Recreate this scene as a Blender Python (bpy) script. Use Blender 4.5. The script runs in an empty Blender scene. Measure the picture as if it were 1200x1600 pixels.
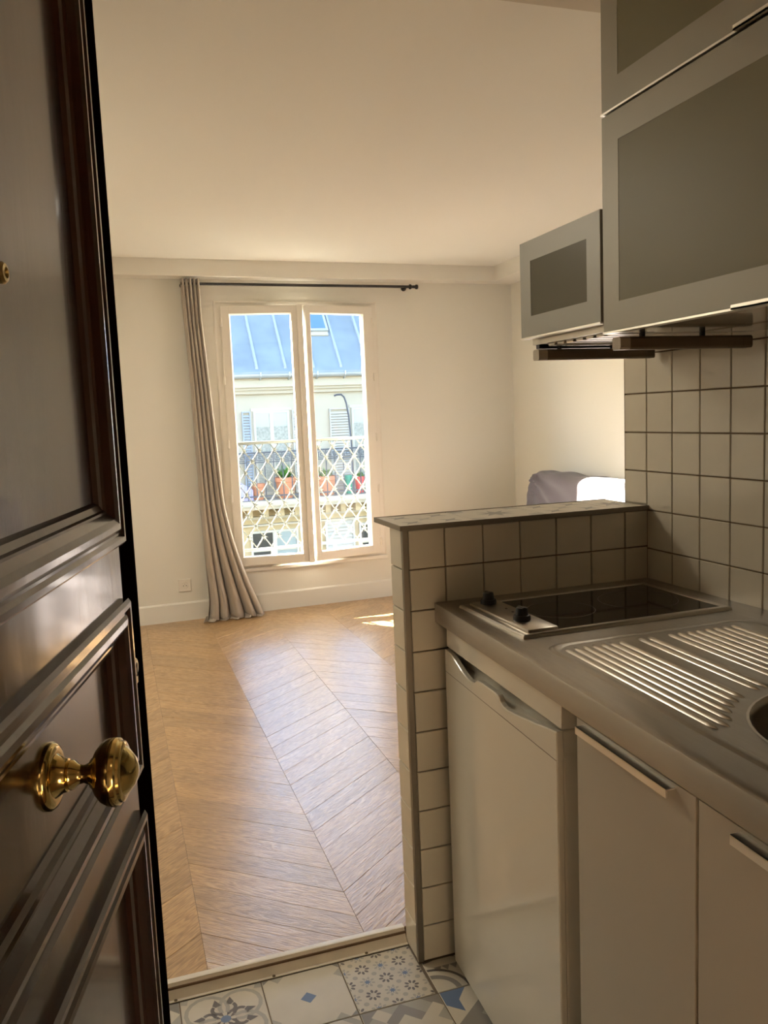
import bpy, bmesh, math, random
from mathutils import Vector, Matrix, noise

random.seed(7)
scene = bpy.context.scene
col = scene.collection
PI = math.pi

# ------------------------------------------------------------------ camera
cam_data = bpy.data.cameras.new('camera')
cam_data.sensor_fit = 'VERTICAL'
cam_data.sensor_height = 24.0
cam_data.lens = 1297.36 / 1600.0 * 24.0
cam_data.clip_start = 0.02
cam_data.clip_end = 300
cam = bpy.data.objects.new('camera', cam_data)
col.objects.link(cam)
yaw, pitch, roll = 0.31267, 0.11653, 0.04123
fwd = Vector((math.sin(yaw) * math.cos(pitch), math.cos(yaw) * math.cos(pitch), -math.sin(pitch)))
right0 = Vector((math.cos(yaw), -math.sin(yaw), 0))
down0 = fwd.cross(right0)
right = math.cos(roll) * right0 + math.sin(roll) * down0
down = -math.sin(roll) * right0 + math.cos(roll) * down0
cam.matrix_world = Matrix(((right.x, -down.x, -fwd.x, -0.4784),
                           (right.y, -down.y, -fwd.y, -1.8734),
                           (right.z, -down.z, -fwd.z, 1.4012),
                           (0, 0, 0, 1)))
scene.camera = cam

# ------------------------------------------------------------------ sky, sun, exposure
SUN_DIR = Vector((0.765, -1.0, -0.68)).normalized()      # direction the light travels
world = bpy.data.worlds.new('world')
scene.world = world
world.use_nodes = True
wn = world.node_tree.nodes
wl = world.node_tree.links
wn.clear()
sky = wn.new('ShaderNodeTexSky')
sky.sky_type = 'NISHITA'
sky.sun_disc = False
sky.sun_elevation = math.asin(-SUN_DIR.z)
sky.sun_rotation = math.atan2(-SUN_DIR.x, -SUN_DIR.y)
bgn = wn.new('ShaderNodeBackground')
bgn.inputs['Strength'].default_value = 1.5
wo = wn.new('ShaderNodeOutputWorld')
wl.new(sky.outputs[0], bgn.inputs[0])
wl.new(bgn.outputs[0], wo.inputs[0])

sun_data = bpy.data.lights.new('sun', 'SUN')
sun_data.energy = 170.0
sun_data.angle = math.radians(0.6)
sun_data.color = (1.0, 0.92, 0.78)
sun = bpy.data.objects.new('sun', sun_data)
sun.rotation_euler = SUN_DIR.to_track_quat('-Z', 'Y').to_euler()
sun.location = (-6, 12, 10)
col.objects.link(sun)

scene.view_settings.view_transform = 'Standard'
scene.view_settings.look = 'None'
scene.view_settings.gamma = 1.0
scene.view_settings.use_curve_mapping = False
scene.view_settings.exposure = 0.18

# ------------------------------------------------------------------ materials
def nodes_of(name):
    m = bpy.data.materials.new(name)
    m.use_nodes = True
    nt = m.node_tree
    return m, nt, nt.nodes['Principled BSDF']

def mat(name, rgb, rough=0.5, metal=0.0, coat=0.0, coat_rough=0.05, bump=0.0, bscale=40.0, var=0.0, vscale=6.0,
        stretch=(1, 1, 1), spec=0.5, emit=None, emit_s=0.0, rvar=0.0, sheen=0.0):
    m, nt, b = nodes_of(name)
    b.inputs['Base Color'].default_value = (*rgb, 1)
    b.inputs['Roughness'].default_value = rough
    b.inputs['Metallic'].default_value = metal
    b.inputs['Coat Weight'].default_value = coat
    b.inputs['Coat Roughness'].default_value = coat_rough
    b.inputs['Specular IOR Level'].default_value = spec
    b.inputs['Sheen Weight'].default_value = sheen
    if emit:
        b.inputs['Emission Color'].default_value = (*emit, 1)
        b.inputs['Emission Strength'].default_value = emit_s
    if bump or var or rvar:
        tc = nt.nodes.new('ShaderNodeTexCoord')
        mp = nt.nodes.new('ShaderNodeMapping')
        mp.inputs['Scale'].default_value = stretch
        nt.links.new(tc.outputs['Object'], mp.inputs[0])
    if bump:
        n = nt.nodes.new('ShaderNodeTexNoise')
        n.inputs['Scale'].default_value = bscale
        n.inputs['Detail'].default_value = 5
        nt.links.new(mp.outputs[0], n.inputs['Vector'])
        bp = nt.nodes.new('ShaderNodeBump')
        bp.inputs['Strength'].default_value = bump
        bp.inputs['Distance'].default_value = 0.01
        nt.links.new(n.outputs[0], bp.inputs['Height'])
        nt.links.new(bp.outputs[0], b.inputs['Normal'])
    if var or rvar:
        n2 = nt.nodes.new('ShaderNodeTexNoise')
        n2.inputs['Scale'].default_value = vscale
        n2.inputs['Detail'].default_value = 6
        nt.links.new(mp.outputs[0], n2.inputs['Vector'])
        if var:
            cr = nt.nodes.new('ShaderNodeValToRGB')
            cr.color_ramp.elements[0].position = 0.3
            cr.color_ramp.elements[1].position = 0.7
            cr.color_ramp.elements[0].color = (*[max(0, c * (1 - var)) for c in rgb], 1)
            cr.color_ramp.elements[1].color = (*[min(1, c * (1 + var)) for c in rgb], 1)
            nt.links.new(n2.outputs[0], cr.inputs[0])
            nt.links.new(cr.outputs[0], b.inputs['Base Color'])
        if rvar:
            mr = nt.nodes.new('ShaderNodeMapRange')
            mr.inputs['To Min'].default_value = max(0.02, rough - rvar)
            mr.inputs['To Max'].default_value = min(1, rough + rvar)
            nt.links.new(n2.outputs[0], mr.inputs['Value'])
            nt.links.new(mr.outputs[0], b.inputs['Roughness'])
    return m

def wood_floor():
    m, nt, b = nodes_of('oak_plank')
    L = nt.links
    tc = nt.nodes.new('ShaderNodeTexCoord')
    oi = nt.nodes.new('ShaderNodeObjectInfo')
    off = nt.nodes.new('ShaderNodeVectorMath'); off.operation = 'MULTIPLY_ADD'
    comb = nt.nodes.new('ShaderNodeCombineXYZ')
    for i in range(3):
        L.new(oi.outputs['Random'], comb.inputs[i])
    off.inputs[1].default_value = (37, 53, 11)
    L.new(comb.outputs[0], off.inputs[0]); L.new(tc.outputs['Object'], off.inputs[2])
    mp = nt.nodes.new('ShaderNodeMapping')
    mp.inputs['Scale'].default_value = (1.0, 9.0, 1.0)
    L.new(off.outputs[0], mp.inputs[0])
    big = nt.nodes.new('ShaderNodeTexNoise'); big.inputs['Scale'].default_value = 3.0
    big.inputs['Detail'].default_value = 3; big.inputs['Distortion'].default_value = 1.2
    L.new(mp.outputs[0], big.inputs['Vector'])
    mul = nt.nodes.new('ShaderNodeMath'); mul.operation = 'MULTIPLY'; mul.inputs[1].default_value = 9.0
    L.new(big.outputs[0], mul.inputs[0])
    sn = nt.nodes.new('ShaderNodeMath'); sn.operation = 'SINE'
    mul2 = nt.nodes.new('ShaderNodeMath'); mul2.operation = 'MULTIPLY'; mul2.inputs[1].default_value = 5.0
    L.new(mul.outputs[0], mul2.inputs[0]); L.new(mul2.outputs[0], sn.inputs[0])
    fine = nt.nodes.new('ShaderNodeTexNoise'); fine.inputs['Scale'].default_value = 30.0
    fine.inputs['Detail'].default_value = 8
    mpf = nt.nodes.new('ShaderNodeMapping'); mpf.inputs['Scale'].default_value = (1.0, 12.0, 1.0)
    L.new(off.outputs[0], mpf.inputs[0]); L.new(mpf.outputs[0], fine.inputs['Vector'])
    mixh = nt.nodes.new('ShaderNodeMath'); mixh.operation = 'MULTIPLY_ADD'
    mixh.inputs[1].default_value = 0.13
    L.new(sn.outputs[0], mixh.inputs[0]); L.new(fine.outputs[0], mixh.inputs[2])
    ramp = nt.nodes.new('ShaderNodeValToRGB')
    ramp.color_ramp.elements[0].position = 0.22; ramp.color_ramp.elements[0].color = (0.28, 0.16, 0.062, 1)
    ramp.color_ramp.elements[1].position = 0.70; ramp.color_ramp.elements[1].color = (0.54, 0.335, 0.148, 1)
    L.new(mixh.outputs[0], ramp.inputs[0])
    hsv = nt.nodes.new('ShaderNodeHueSaturation')
    mr = nt.nodes.new('ShaderNodeMapRange')
    mr.inputs['To Min'].default_value = 0.88; mr.inputs['To Max'].default_value = 1.10
    L.new(oi.outputs['Random'], mr.inputs['Value']); L.new(mr.outputs[0], hsv.inputs['Value'])
    L.new(ramp.outputs[0], hsv.inputs['Color']); L.new(hsv.outputs[0], b.inputs['Base Color'])
    rr = nt.nodes.new('ShaderNodeMapRange')
    rr.inputs['To Min'].default_value = 0.40; rr.inputs['To Max'].default_value = 0.24
    L.new(mixh.outputs[0], rr.inputs['Value']); L.new(rr.outputs[0], b.inputs['Roughness'])
    bp = nt.nodes.new('ShaderNodeBump'); bp.inputs['Strength'].default_value = 0.45; bp.inputs['Distance'].default_value = 0.002
    L.new(mixh.outputs[0], bp.inputs['Height']); L.new(bp.outputs[0], b.inputs['Normal']); L.new(bp.outputs[0], b.inputs['Coat Normal'])
    b.inputs['Specular IOR Level'].default_value = 0.7
    b.inputs['Coat Weight'].default_value = 0.6
    b.inputs['Coat Roughness'].default_value = 0.20
    return m

def pane_glass(name, tint=(0.97, 0.98, 0.98), fac=None):
    m = bpy.data.materials.new(name); m.use_nodes = True
    nt = m.node_tree; nt.nodes.clear()
    o = nt.nodes.new('ShaderNodeOutputMaterial')
    t = nt.nodes.new('ShaderNodeBsdfTransparent'); t.inputs[0].default_value = (*tint, 1)
    g = nt.nodes.new('ShaderNodeBsdfGlossy'); g.inputs['Roughness'].default_value = 0.0
    f = nt.nodes.new('ShaderNodeValue'); f.outputs[0].default_value = 0.015
    mx = nt.nodes.new('ShaderNodeMixShader')
    nt.links.new(f.outputs[0], mx.inputs[0]); nt.links.new(t.outputs[0], mx.inputs[1]); nt.links.new(g.outputs[0], mx.inputs[2])
    nt.links.new(mx.outputs[0], o.inputs[0])
    return m

def frosted(name, rgb, see=0.3, rough=0.22):
    m, nt, b = nodes_of(name)
    b.inputs['Base Color'].default_value = (*rgb, 1)
    b.inputs['Roughness'].default_value = rough
    b.inputs['Specular IOR Level'].default_value = 0.3
    t = nt.nodes.new('ShaderNodeBsdfTransparent'); t.inputs[0].default_value = (0.80, 0.82, 0.74, 1)
    mx = nt.nodes.new('ShaderNodeMixShader'); mx.inputs[0].default_value = see
    out = nt.nodes['Material Output']
    nt.links.new(b.outputs[0], mx.inputs[1]); nt.links.new(t.outputs[0], mx.inputs[2]); nt.links.new(mx.outputs[0], out.inputs[0])
    return m

M = {}
M['wall'] = mat('cream_wall_paint', (0.785, 0.765, 0.69), 0.75, bump=0.05, bscale=25, spec=0.3)
M['ceiling'] = mat('ceiling_paint', (0.785, 0.76, 0.69), 0.8, bump=0.05, bscale=9, spec=0.25)
M['trimw'] = mat('white_gloss_paint', (0.80, 0.785, 0.72), 0.4)
M['plank'] = wood_floor()
M['subfloor'] = mat('dark_joint', (0.12, 0.07, 0.035), 0.9)
M['tile'] = mat('cream_ceramic', (0.67, 0.62, 0.50), 0.22, coat=0.3, coat_rough=0.08, var=0.03, vscale=9)
M['grout'] = mat('brown_grout', (0.17, 0.115, 0.06), 0.9, bump=0.2, bscale=120)
M['fgrout'] = mat('grey_brown_grout', (0.16, 0.13, 0.10), 0.9)
M['edge'] = mat('anodised_tile_edge', (0.22, 0.19, 0.15), 0.4, metal=0.7)
M['steel'] = mat('brushed_steel', (0.37, 0.345, 0.30), 0.36, metal=1.0, bump=0.03, bscale=60, stretch=(8, 1, 8), rvar=0.10, vscale=14)
M['steel2'] = mat('satin_steel', (0.50, 0.47, 0.415), 0.28, metal=1.0)
M['chrome'] = mat('alu_handle', (0.80, 0.77, 0.70), 0.30, metal=0.9)
M['blackglass'] = mat('black_ceran', (0.006, 0.004, 0.003), 0.06, spec=0.5)
M['ring'] = mat('grey_zone_print', (0.10, 0.085, 0.06), 0.35)
M['blackplastic'] = mat('black_plastic', (0.012, 0.012, 0.013), 0.4)
M['fridge'] = mat('white_enamel', (0.71, 0.68, 0.58), 0.16, coat=0.5, coat_rough=0.04)
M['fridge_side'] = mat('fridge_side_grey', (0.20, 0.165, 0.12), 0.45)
M['laminate'] = mat('taupe_laminate', (0.50, 0.455, 0.37), 0.42, bump=0.02, bscale=180)
M['carcass'] = mat('carcass_white', (0.62, 0.57, 0.47), 0.5)
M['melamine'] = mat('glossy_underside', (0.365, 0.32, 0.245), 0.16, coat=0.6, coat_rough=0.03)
M['alu'] = mat('satin_aluminium', (0.31, 0.295, 0.24), 0.45, metal=0.2)
M['alu_s'] = mat('grey_aluminium', (0.29, 0.285, 0.245), 0.42, metal=0.2)
M['frost'] = frosted('frosted_glass_large', (0.205, 0.19, 0.105), 0.08, 0.42)
M['frost_s'] = frosted('frosted_glass_small', (0.175, 0.165, 0.11), 0.30, 0.25)
M['darkbar'] = mat('bronze_bar', (0.17, 0.135, 0.09), 0.45, metal=0.3)
M['barcap'] = mat('beige_cap', (0.42, 0.37, 0.28), 0.4)
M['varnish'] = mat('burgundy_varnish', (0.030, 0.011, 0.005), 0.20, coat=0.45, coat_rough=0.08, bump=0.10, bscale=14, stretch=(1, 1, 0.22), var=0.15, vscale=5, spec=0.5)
M['stile'] = mat('black_brown_matt', (0.0035, 0.001, 0.0008), 0.9, spec=0.0)  # free-edge stile: nearly black and matt, darker than the other door parts
M['brass'] = mat('polished_brass', (0.58, 0.44, 0.17), 0.12, metal=1.0)
M['brassold'] = mat('old_brass', (0.40, 0.30, 0.13), 0.3, metal=1.0)
M['pvc'] = mat('white_pvc', (0.80, 0.76, 0.68), 0.35)
M['pvc_out'] = mat('white_reveal', (0.82, 0.80, 0.75), 0.6)
M['glass'] = pane_glass('window_glass')
M['linen'] = mat('grey_linen', (0.47, 0.41, 0.34), 0.9, bump=0.25, bscale=260, var=0.06, vscale=40, stretch=(1, 1, 0.12), sheen=0.3)
M['rod'] = mat('black_iron', (0.013, 0.011, 0.010), 0.45)
M['iron'] = mat('pale_painted_iron', (0.085, 0.088, 0.075), 0.5, var=0.08, vscale=30)
M['plug'] = mat('socket_white', (0.80, 0.76, 0.68), 0.3)
M['hole'] = mat('socket_hole', (0.03, 0.025, 0.02), 0.7)
M['cover'] = mat('mauve_cotton', (0.125, 0.108, 0.118), 0.95, bump=0.25, bscale=180, sheen=0.2)
M['strip'] = mat('beige_metal_strip', (0.74, 0.68, 0.57), 0.4, metal=0.0, var=0.10, vscale=12)
M['screw'] = mat('dark_screw', (0.12, 0.09, 0.05), 0.4, metal=0.8)
# encaustic-look floor tiles
M['ct_cream'] = mat('tile_print_cream', (0.60, 0.565, 0.48), 0.38, var=0.05, vscale=12)
M['ct_lgrey'] = mat('tile_print_pale_grey', (0.40, 0.39, 0.35), 0.38, var=0.06, vscale=14)
M['ct_grey'] = mat('tile_print_grey', (0.26, 0.25, 0.23), 0.38, var=0.06, vscale=14)
M['ct_dark'] = mat('tile_print_dark_grey', (0.14, 0.125, 0.12), 0.38)
M['ct_blue'] = mat('tile_print_blue', (0.135, 0.20, 0.34), 0.38)
M['ct_pblue'] = mat('tile_print_pale_blue', (0.34, 0.37, 0.42), 0.38)
CT = [M['ct_cream'], M['ct_lgrey'], M['ct_grey'], M['ct_dark'], M['ct_blue'], M['ct_pblue']]
# outdoors
M['stone'] = mat('cream_render', (0.365, 0.32, 0.245), 0.85, var=0.05, vscale=1.5)
M['stone2'] = mat('ochre_stone', (0.36, 0.27, 0.145), 0.85, var=0.07, vscale=2.5)
M['moulding'] = mat('pale_moulding', (0.37, 0.32, 0.24), 0.8)
M['zinc'] = mat('zinc_sheet', (0.172, 0.20, 0.212), 0.5, metal=0.1, var=0.16, vscale=1.6)
M['zseam'] = mat('zinc_roll', (0.25, 0.27, 0.305), 0.5)
M['pane_refl'] = mat('railing_reflection', (0.27, 0.265, 0.225), 0.9, var=0.25, vscale=22)  # reflection of the window guard, put in as a coloured sheet
M['gutter'] = mat('zinc_gutter', (0.34, 0.345, 0.33), 0.45, metal=0.2)
M['shutter'] = mat('white_shutter', (0.385, 0.355, 0.305), 0.6)
M['shutter_g'] = mat('grey_shutter', (0.25, 0.275, 0.31), 0.6)
M['wframe'] = mat('street_window_frame', (0.38, 0.345, 0.285), 0.5)
M['wpane'] = mat('street_window_pane', (0.24, 0.28, 0.27), 0.06, spec=0.8)
M['darkpane'] = mat('dark_window_pane', (0.03, 0.03, 0.028), 0.15)
M['greypane'] = mat('grey_window_pane', (0.22, 0.25, 0.24), 0.15)
M['blackiron'] = mat('black_balcony_iron', (0.05, 0.05, 0.06), 0.5)
M['terracotta'] = mat('terracotta', (0.50, 0.20, 0.10), 0.8, var=0.1, vscale=8)
M['leaf'] = mat('green_leaf', (0.10, 0.25, 0.045), 0.6)
M['leaf2'] = mat('olive_leaf', (0.17, 0.25, 0.07), 0.6)
M['redpot'] = mat('red_plastic', (0.62, 0.10, 0.08), 0.5)
M['greenpot'] = mat('green_plastic', (0.03, 0.25, 0.16), 0.5)
M['lilac'] = mat('lilac_cloth', (0.45, 0.40, 0.62), 0.8)
M['skypane'] = mat('skylight_pane', (0.07, 0.14, 0.30), 0.12, spec=0.8)
M['asphalt'] = mat('asphalt', (0.10, 0.10, 0.10), 0.9)
M['opal'] = mat('opal_fill_lamp', (0.9, 0.88, 0.8), 0.5, emit=(1.0, 0.80, 0.52), emit_s=1.0)  # glowing cover of the added fill lamps
M['landing'] = mat('landing_paint', (0.30, 0.24, 0.17), 0.7)
M['near_dark'] = mat('dark_unseen_wall', (0.06, 0.035, 0.02), 0.5)  # unseen entrance wall, darkened to cut bounced light in the kitchen
M['lfloor'] = mat('landing_floor', (0.22, 0.13, 0.07), 0.5)

# ------------------------------------------------------------------ mesh helpers
I4 = Matrix.Identity(4)
WORLD = {}

class MB:
    def __init__(s):
        s.v = []; s.f = []; s.m = []; s.cur = 0
    def mat(s, i):
        s.cur = i; return s
    def add(s, vs, fs):
        o = len(s.v)
        s.v += [tuple(v) for v in vs]
        for f in fs:
            s.f.append([i + o for i in f]); s.m.append(s.cur)
        return s
    def box(s, x0, x1, y0, y1, z0, z1):
        vs = [(x, y, z) for z in (z0, z1) for y in (y0, y1) for x in (x0, x1)]
        return s.add(vs, [(0, 2, 3, 1), (4, 5, 7, 6), (0, 1, 5, 4), (2, 6, 7, 3), (0, 4, 6, 2), (1, 3, 7, 5)])
    def bbox(s, x0, x1, y0, y1, z0, z1, b):
        """box with its 12 edges chamfered by b"""
        bm = bmesh.new()
        bmesh.ops.create_cube(bm, size=1)
        for v in bm.verts:
            v.co = Vector((x0 + (v.co.x + .5) * (x1 - x0), y0 + (v.co.y + .5) * (y1 - y0), z0 + (v.co.z + .5) * (z1 - z0)))
        bmesh.ops.bevel(bm, geom=bm.edges[:], offset=b, segments=2, profile=0.5, affect='EDGES')
        bm.verts.index_update()
        s.add([v.co for v in bm.verts], [[v.index for v in f.verts] for f in bm.faces])
        bm.free(); return s
    def prism(s, poly, a0, a1, axis='z'):
        """poly of 2-D points extruded along an axis: z->(x,y), x->(y,z), y->(x,z)"""
        n = len(poly)
        def P(p, a):
            return {'z': (p[0], p[1], a), 'x': (a, p[0], p[1]), 'y': (p[0], a, p[1])}[axis]
        vs = [P(p, a0) for p in poly] + [P(p, a1) for p in poly]
        fs = [list(range(n))[::-1], [n + i for i in range(n)]] + [(i, (i + 1) % n, n + (i + 1) % n, n + i) for i in range(n)]
        return s.add(vs, fs)
    def tube(s, pts, r, n=8, cap=True):
        pts = [Vector(p) for p in pts]
        rs = r if isinstance(r, (list, tuple)) else [r] * len(pts)
        rings = []
        t0 = (pts[1] - pts[0]).normalized()
        up = Vector((0, 0, 1)) if abs(t0.z) < 0.9 else Vector((1, 0, 0))
        for i, p in enumerate(pts):
            a = pts[max(i - 1, 0)]; b = pts[min(i + 1, len(pts) - 1)]
            t = (b - a).normalized()
            x = t.cross(up).normalized(); y = x.cross(t).normalized()
            rings.append([p + rs[i] * (math.cos(2 * PI * k / n) * x + math.sin(2 * PI * k / n) * y) for k in range(n)])
        vs = [q for R_ in rings for q in R_]
        fs = []
        for i in range(len(pts) - 1):
            for k in range(n):
                fs.append((i * n + k, i * n + (k + 1) % n, (i + 1) * n + (k + 1) % n, (i + 1) * n + k))
        if cap:
            fs.append(list(range(n))[::-1]); fs.append([(len(pts) - 1) * n + k for k in range(n)])
        return s.add(vs, fs)
    def lathe(s, prof, o, axis='z', n=24, sign=1):
        """prof: (radius, height) pairs along axis"""
        vs = []; o = Vector(o)
        for r, h in prof:
            for k in range(n):
                c, d = r * math.cos(2 * PI * k / n), r * math.sin(2 * PI * k / n)
                h2 = h * sign
                vs.append(o + Vector({'z': (c, d, h2), 'y': (c, h2, d), 'x': (h2, c, d)}[axis]))
        fs = []
        m = len(prof)
        for i in range(m - 1):
            for k in range(n):
                fs.append((i * n + k, i * n + (k + 1) % n, (i + 1) * n + (k + 1) % n, (i + 1) * n + k))
        fs.append(list(range(n))[::-1]); fs.append([(m - 1) * n + k for k in range(n)])
        return s.add(vs, fs)
    def ring(s, x0, x1, z0, z1, prof, yax=True):
        """mitred picture-frame moulding in the x-z plane; prof = (inset, y)"""
        vs = []
        for w, y in prof:
            vs += [(x0 + w, y, z0 + w), (x1 - w, y, z0 + w), (x1 - w, y, z1 - w), (x0 + w, y, z1 - w)]
        fs = []
        for i in range(len(prof) - 1):
            for k in range(4):
                fs.append((i * 4 + k, i * 4 + (k + 1) % 4, (i + 1) * 4 + (k + 1) % 4, (i + 1) * 4 + k))
        return s.add(vs, fs)
    def mesh(s, name, mats, smooth=False, recalc=True):
        me = bpy.data.meshes.new(name)
        me.from_pydata(s.v, [], s.f)
        for m in (mats if isinstance(mats, (list, tuple)) else [mats]):
            me.materials.append(m)
        for p, mi in zip(me.polygons, s.m):
            p.material_index = mi
        if recalc:
            bm = bmesh.new(); bm.from_mesh(me)
            bmesh.ops.recalc_face_normals(bm, faces=bm.faces[:])
            bm.to_mesh(me); bm.free()
        if smooth:
            me.shade_smooth()
            me.set_sharp_from_angle(angle=math.radians(38))
        return me
    def build(s, name, mats, parent=None, basis=None, smooth=False, recalc=True):
        return link(name, s.mesh(name, mats, smooth, recalc), parent, basis)

def link(name, data, parent=None, basis=None):
    o = bpy.data.objects.new(name, data)
    col.objects.link(o)
    if basis is None and parent is not None:
        basis = WORLD[parent.name]            # mesh given in the parent's own frame
    basis = basis or I4
    WORLD[o.name] = basis.copy()
    if parent is not None:
        o.parent = parent
        o.matrix_parent_inverse = WORLD[parent.name].inverted()
    o.matrix_basis = basis
    return o

def T(x=0, y=0, z=0, rz=0.0):
    return Matrix.Translation((x, y, z)) @ Matrix.Rotation(rz, 4, 'Z')

def thing(name, label, cat, basis=None, group=None):
    o = link(name, None, None, basis)
    o.empty_display_size = 0.1
    return tag(o, label, cat, group)

def tag(o, label, cat, group=None):
    o['label'] = label; o['category'] = cat
    if group: o['group'] = group
    return o

def struct(o, label=None, cat=None):
    o['kind'] = 'structure'
    if label: o['label'] = label
    if cat: o['category'] = cat
    return o

def clip(poly, f):
    """clip 2-D polygon to f(p) >= 0"""
    out = []
    for i, p in enumerate(poly):
        q = poly[(i + 1) % len(poly)]
        a, b = f(p), f(q)
        if a >= 0: out.append(p)
        if a * b < 0:
            t = a / (a - b)
            out.append((p[0] + t * (q[0] - p[0]), p[1] + t * (q[1] - p[1])))
    return out

# ------------------------------------------------------------------ room shell
ZF = 0.03            # parquet top
ZC = 2.47            # ceiling
XL, XR = -1.35, 2.55
D0, DS = 3.985, 0.033
WA = math.atan(DS)   # window wall is very slightly out of square
WM = T(0, D0, 0, WA)             # frame of the window wall: x along the wall, y outward
def far_y(x): return D0 + DS * x
WT = 0.34            # thickness of the outer wall
WX0, WX1, WZ0, WZ1 = 0.267, 1.420, 0.348, 2.209

wall = MB()
wall.box(-1.45, WX0, 0, WT, -0.2, 2.6).box(WX1, 2.75, 0, WT, -0.2, 2.6)
wall.box(WX0, WX1, 0, WT, -0.2, WZ0).box(WX0, WX1, 0, .06, WZ1, 2.6).box(WX0, WX1, .06, WT, 2.45, 2.6)
struct(wall.build('wall_far', M['wall'], None, WM), 'cream painted wall with the tall window', 'wall')
struct(MB().box(XR, XR + .12, 0.05, 4.30, -0.2, 2.6).build('wall_right', M['wall']), 'cream wall behind the sofa', 'wall')
struct(MB().box(XL - .12, XL, -1.56, 4.20, -0.2, 2.6).build('wall_left', M['wall']), 'cream side wall behind the open entrance door', 'wall')
# entrance wall with the doorway
ew = MB()
ew.box(XL - .12, -0.70, -1.58, -1.46, -0.05, 2.6).box(0.30, 2.6, -1.58, -1.46, -0.05, 2.6).box(-0.70, 0.30, -1.58, -1.46, 2.14, 2.6)
struct(ew.build('wall_near', M['near_dark']), 'dark entrance wall around the doorway', 'wall')
# block behind the kitchen tiles
kb = MB().prism([(0.8735, 0.098), (0.8735 + .0155 * 1.46, -1.46), (2.60, -1.46), (2.60, 0.098)], -0.05, 2.6)
wk = struct(kb.build('wall_kitchen', M['wall']), 'kitchen wall clad in square cream tiles', 'wall')
struct(MB().box(XL - .12, XR + .12, 0.128, 4.30, ZC, 2.62).box(XL - .12, 2.6, -1.58, 0.128, 2.45, 2.62).build('ceiling', M['ceiling']), 'cream painted ceiling', 'ceiling')
# boxed-in beam along the window wall and the right wall
bm_ = MB().prism([(XL, far_y(XL) - .14), (2.335, far_y(2.335) - .14), (2.335, 0.10), (XR, 0.10), (XR, far_y(XR)), (XL, far_y(XL))], 2.362, ZC + .01)
struct(bm_.build('trim_1', M['ceiling']), 'boxed beam under the ceiling along window wall', 'trim')
struct(MB().box(XL, 0.88, -1.46, 0.128, 2.42, 2.452).build('trim_3', mat('soffit_shade_tone', (0.60, 0.545, 0.45), 0.8)), 'lowered kitchen ceiling edge', 'trim')  # darker colour carries the shade of the soffit underside
# baseboards
bb = MB().box(-1.30, 2.52, -0.016, 0.0, ZF, 0.150)
bb.prism([(-0.016, .150), (0, .150), (0, .160), (-0.008, .160)], -1.30, 2.52, 'x')
struct(bb.build('baseboard_far', M['trimw'], None, WM), 'white painted skirting under the window', 'baseboard')
struct(MB().box(XR - .016, XR, 0.12, 4.05, ZF, 0.155).build('baseboard_right', M['trimw']), 'white painted skirting behind the sofa', 'baseboard')

# ---- parquet floor (chevron), planks as parts
fl = struct(MB().box(XL, XR, 0.10, 4.20, -0.08, ZF - .004).build('floor', M['subfloor']), 'oak chevron parquet floor', 'floor')
RID, PIT, JOINT, BASE = 0.065, 0.4125, 0.1265, 0.209
RISE = 0.337
ANG = math.atan2(RISE, PIT)
BANDS = range(-4, 7)
full = {}
rest = MB()
def plank_poly(k, y):
    """corner points of the plank in band k whose low ridge corner is at y"""
    x0, x1 = RID + k * PIT, RID + (k + 1) * PIT
    if k % 2 == 0:      # rises to the right
        return [(x0, y), (x1, y + RISE), (x1, y + RISE + JOINT), (x0, y + JOINT)]
    return [(x0, y + RISE), (x1, y), (x1, y + JOINT), (x0, y + RISE + JOINT)]
def plank_mesh(name, poly, ang, g=0.0003, b=0.0007):
    c = (sum(p[0] for p in poly) / len(poly), sum(p[1] for p in poly) / len(poly))
    ca, sa = math.cos(-ang), math.sin(-ang)
    loc = [((p[0] - c[0]) * ca - (p[1] - c[1]) * sa, (p[0] - c[0]) * sa + (p[1] - c[1]) * ca) for p in poly]
    def inset(d):
        out = []
        n = len(loc)
        for i in range(n):
            p0, p1, p2 = Vector(loc[i - 1]), Vector(loc[i]), Vector(loc[(i + 1) % n])
            e1, e2 = (p1 - p0).normalized(), (p2 - p1).normalized()
            n1, n2 = Vector((-e1.y, e1.x)), Vector((-e2.y, e2.x))
            den = 1 + n1.dot(n2)
            out.append(p1 + (n1 + n2) * (d / max(den, .2)))
        return out
    a, t = inset(g), inset(g + b)
    n = len(loc)
    vs = [(p.x, p.y, -0.012) for p in a] + [(p.x, p.y, -b * .7) for p in a] + [(p.x, p.y, 0) for p in t]
    fs = [[2 * n + i for i in range(n)]]
    for l in (0, 1):
        for i in range(n):
            fs.append((l * n + i, l * n + (i + 1) % n, (l + 1) * n + (i + 1) % n, (l + 1) * n + i))
    return MB().add(vs, fs).mesh(name, M['plank'], recalc=False), c
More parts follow.
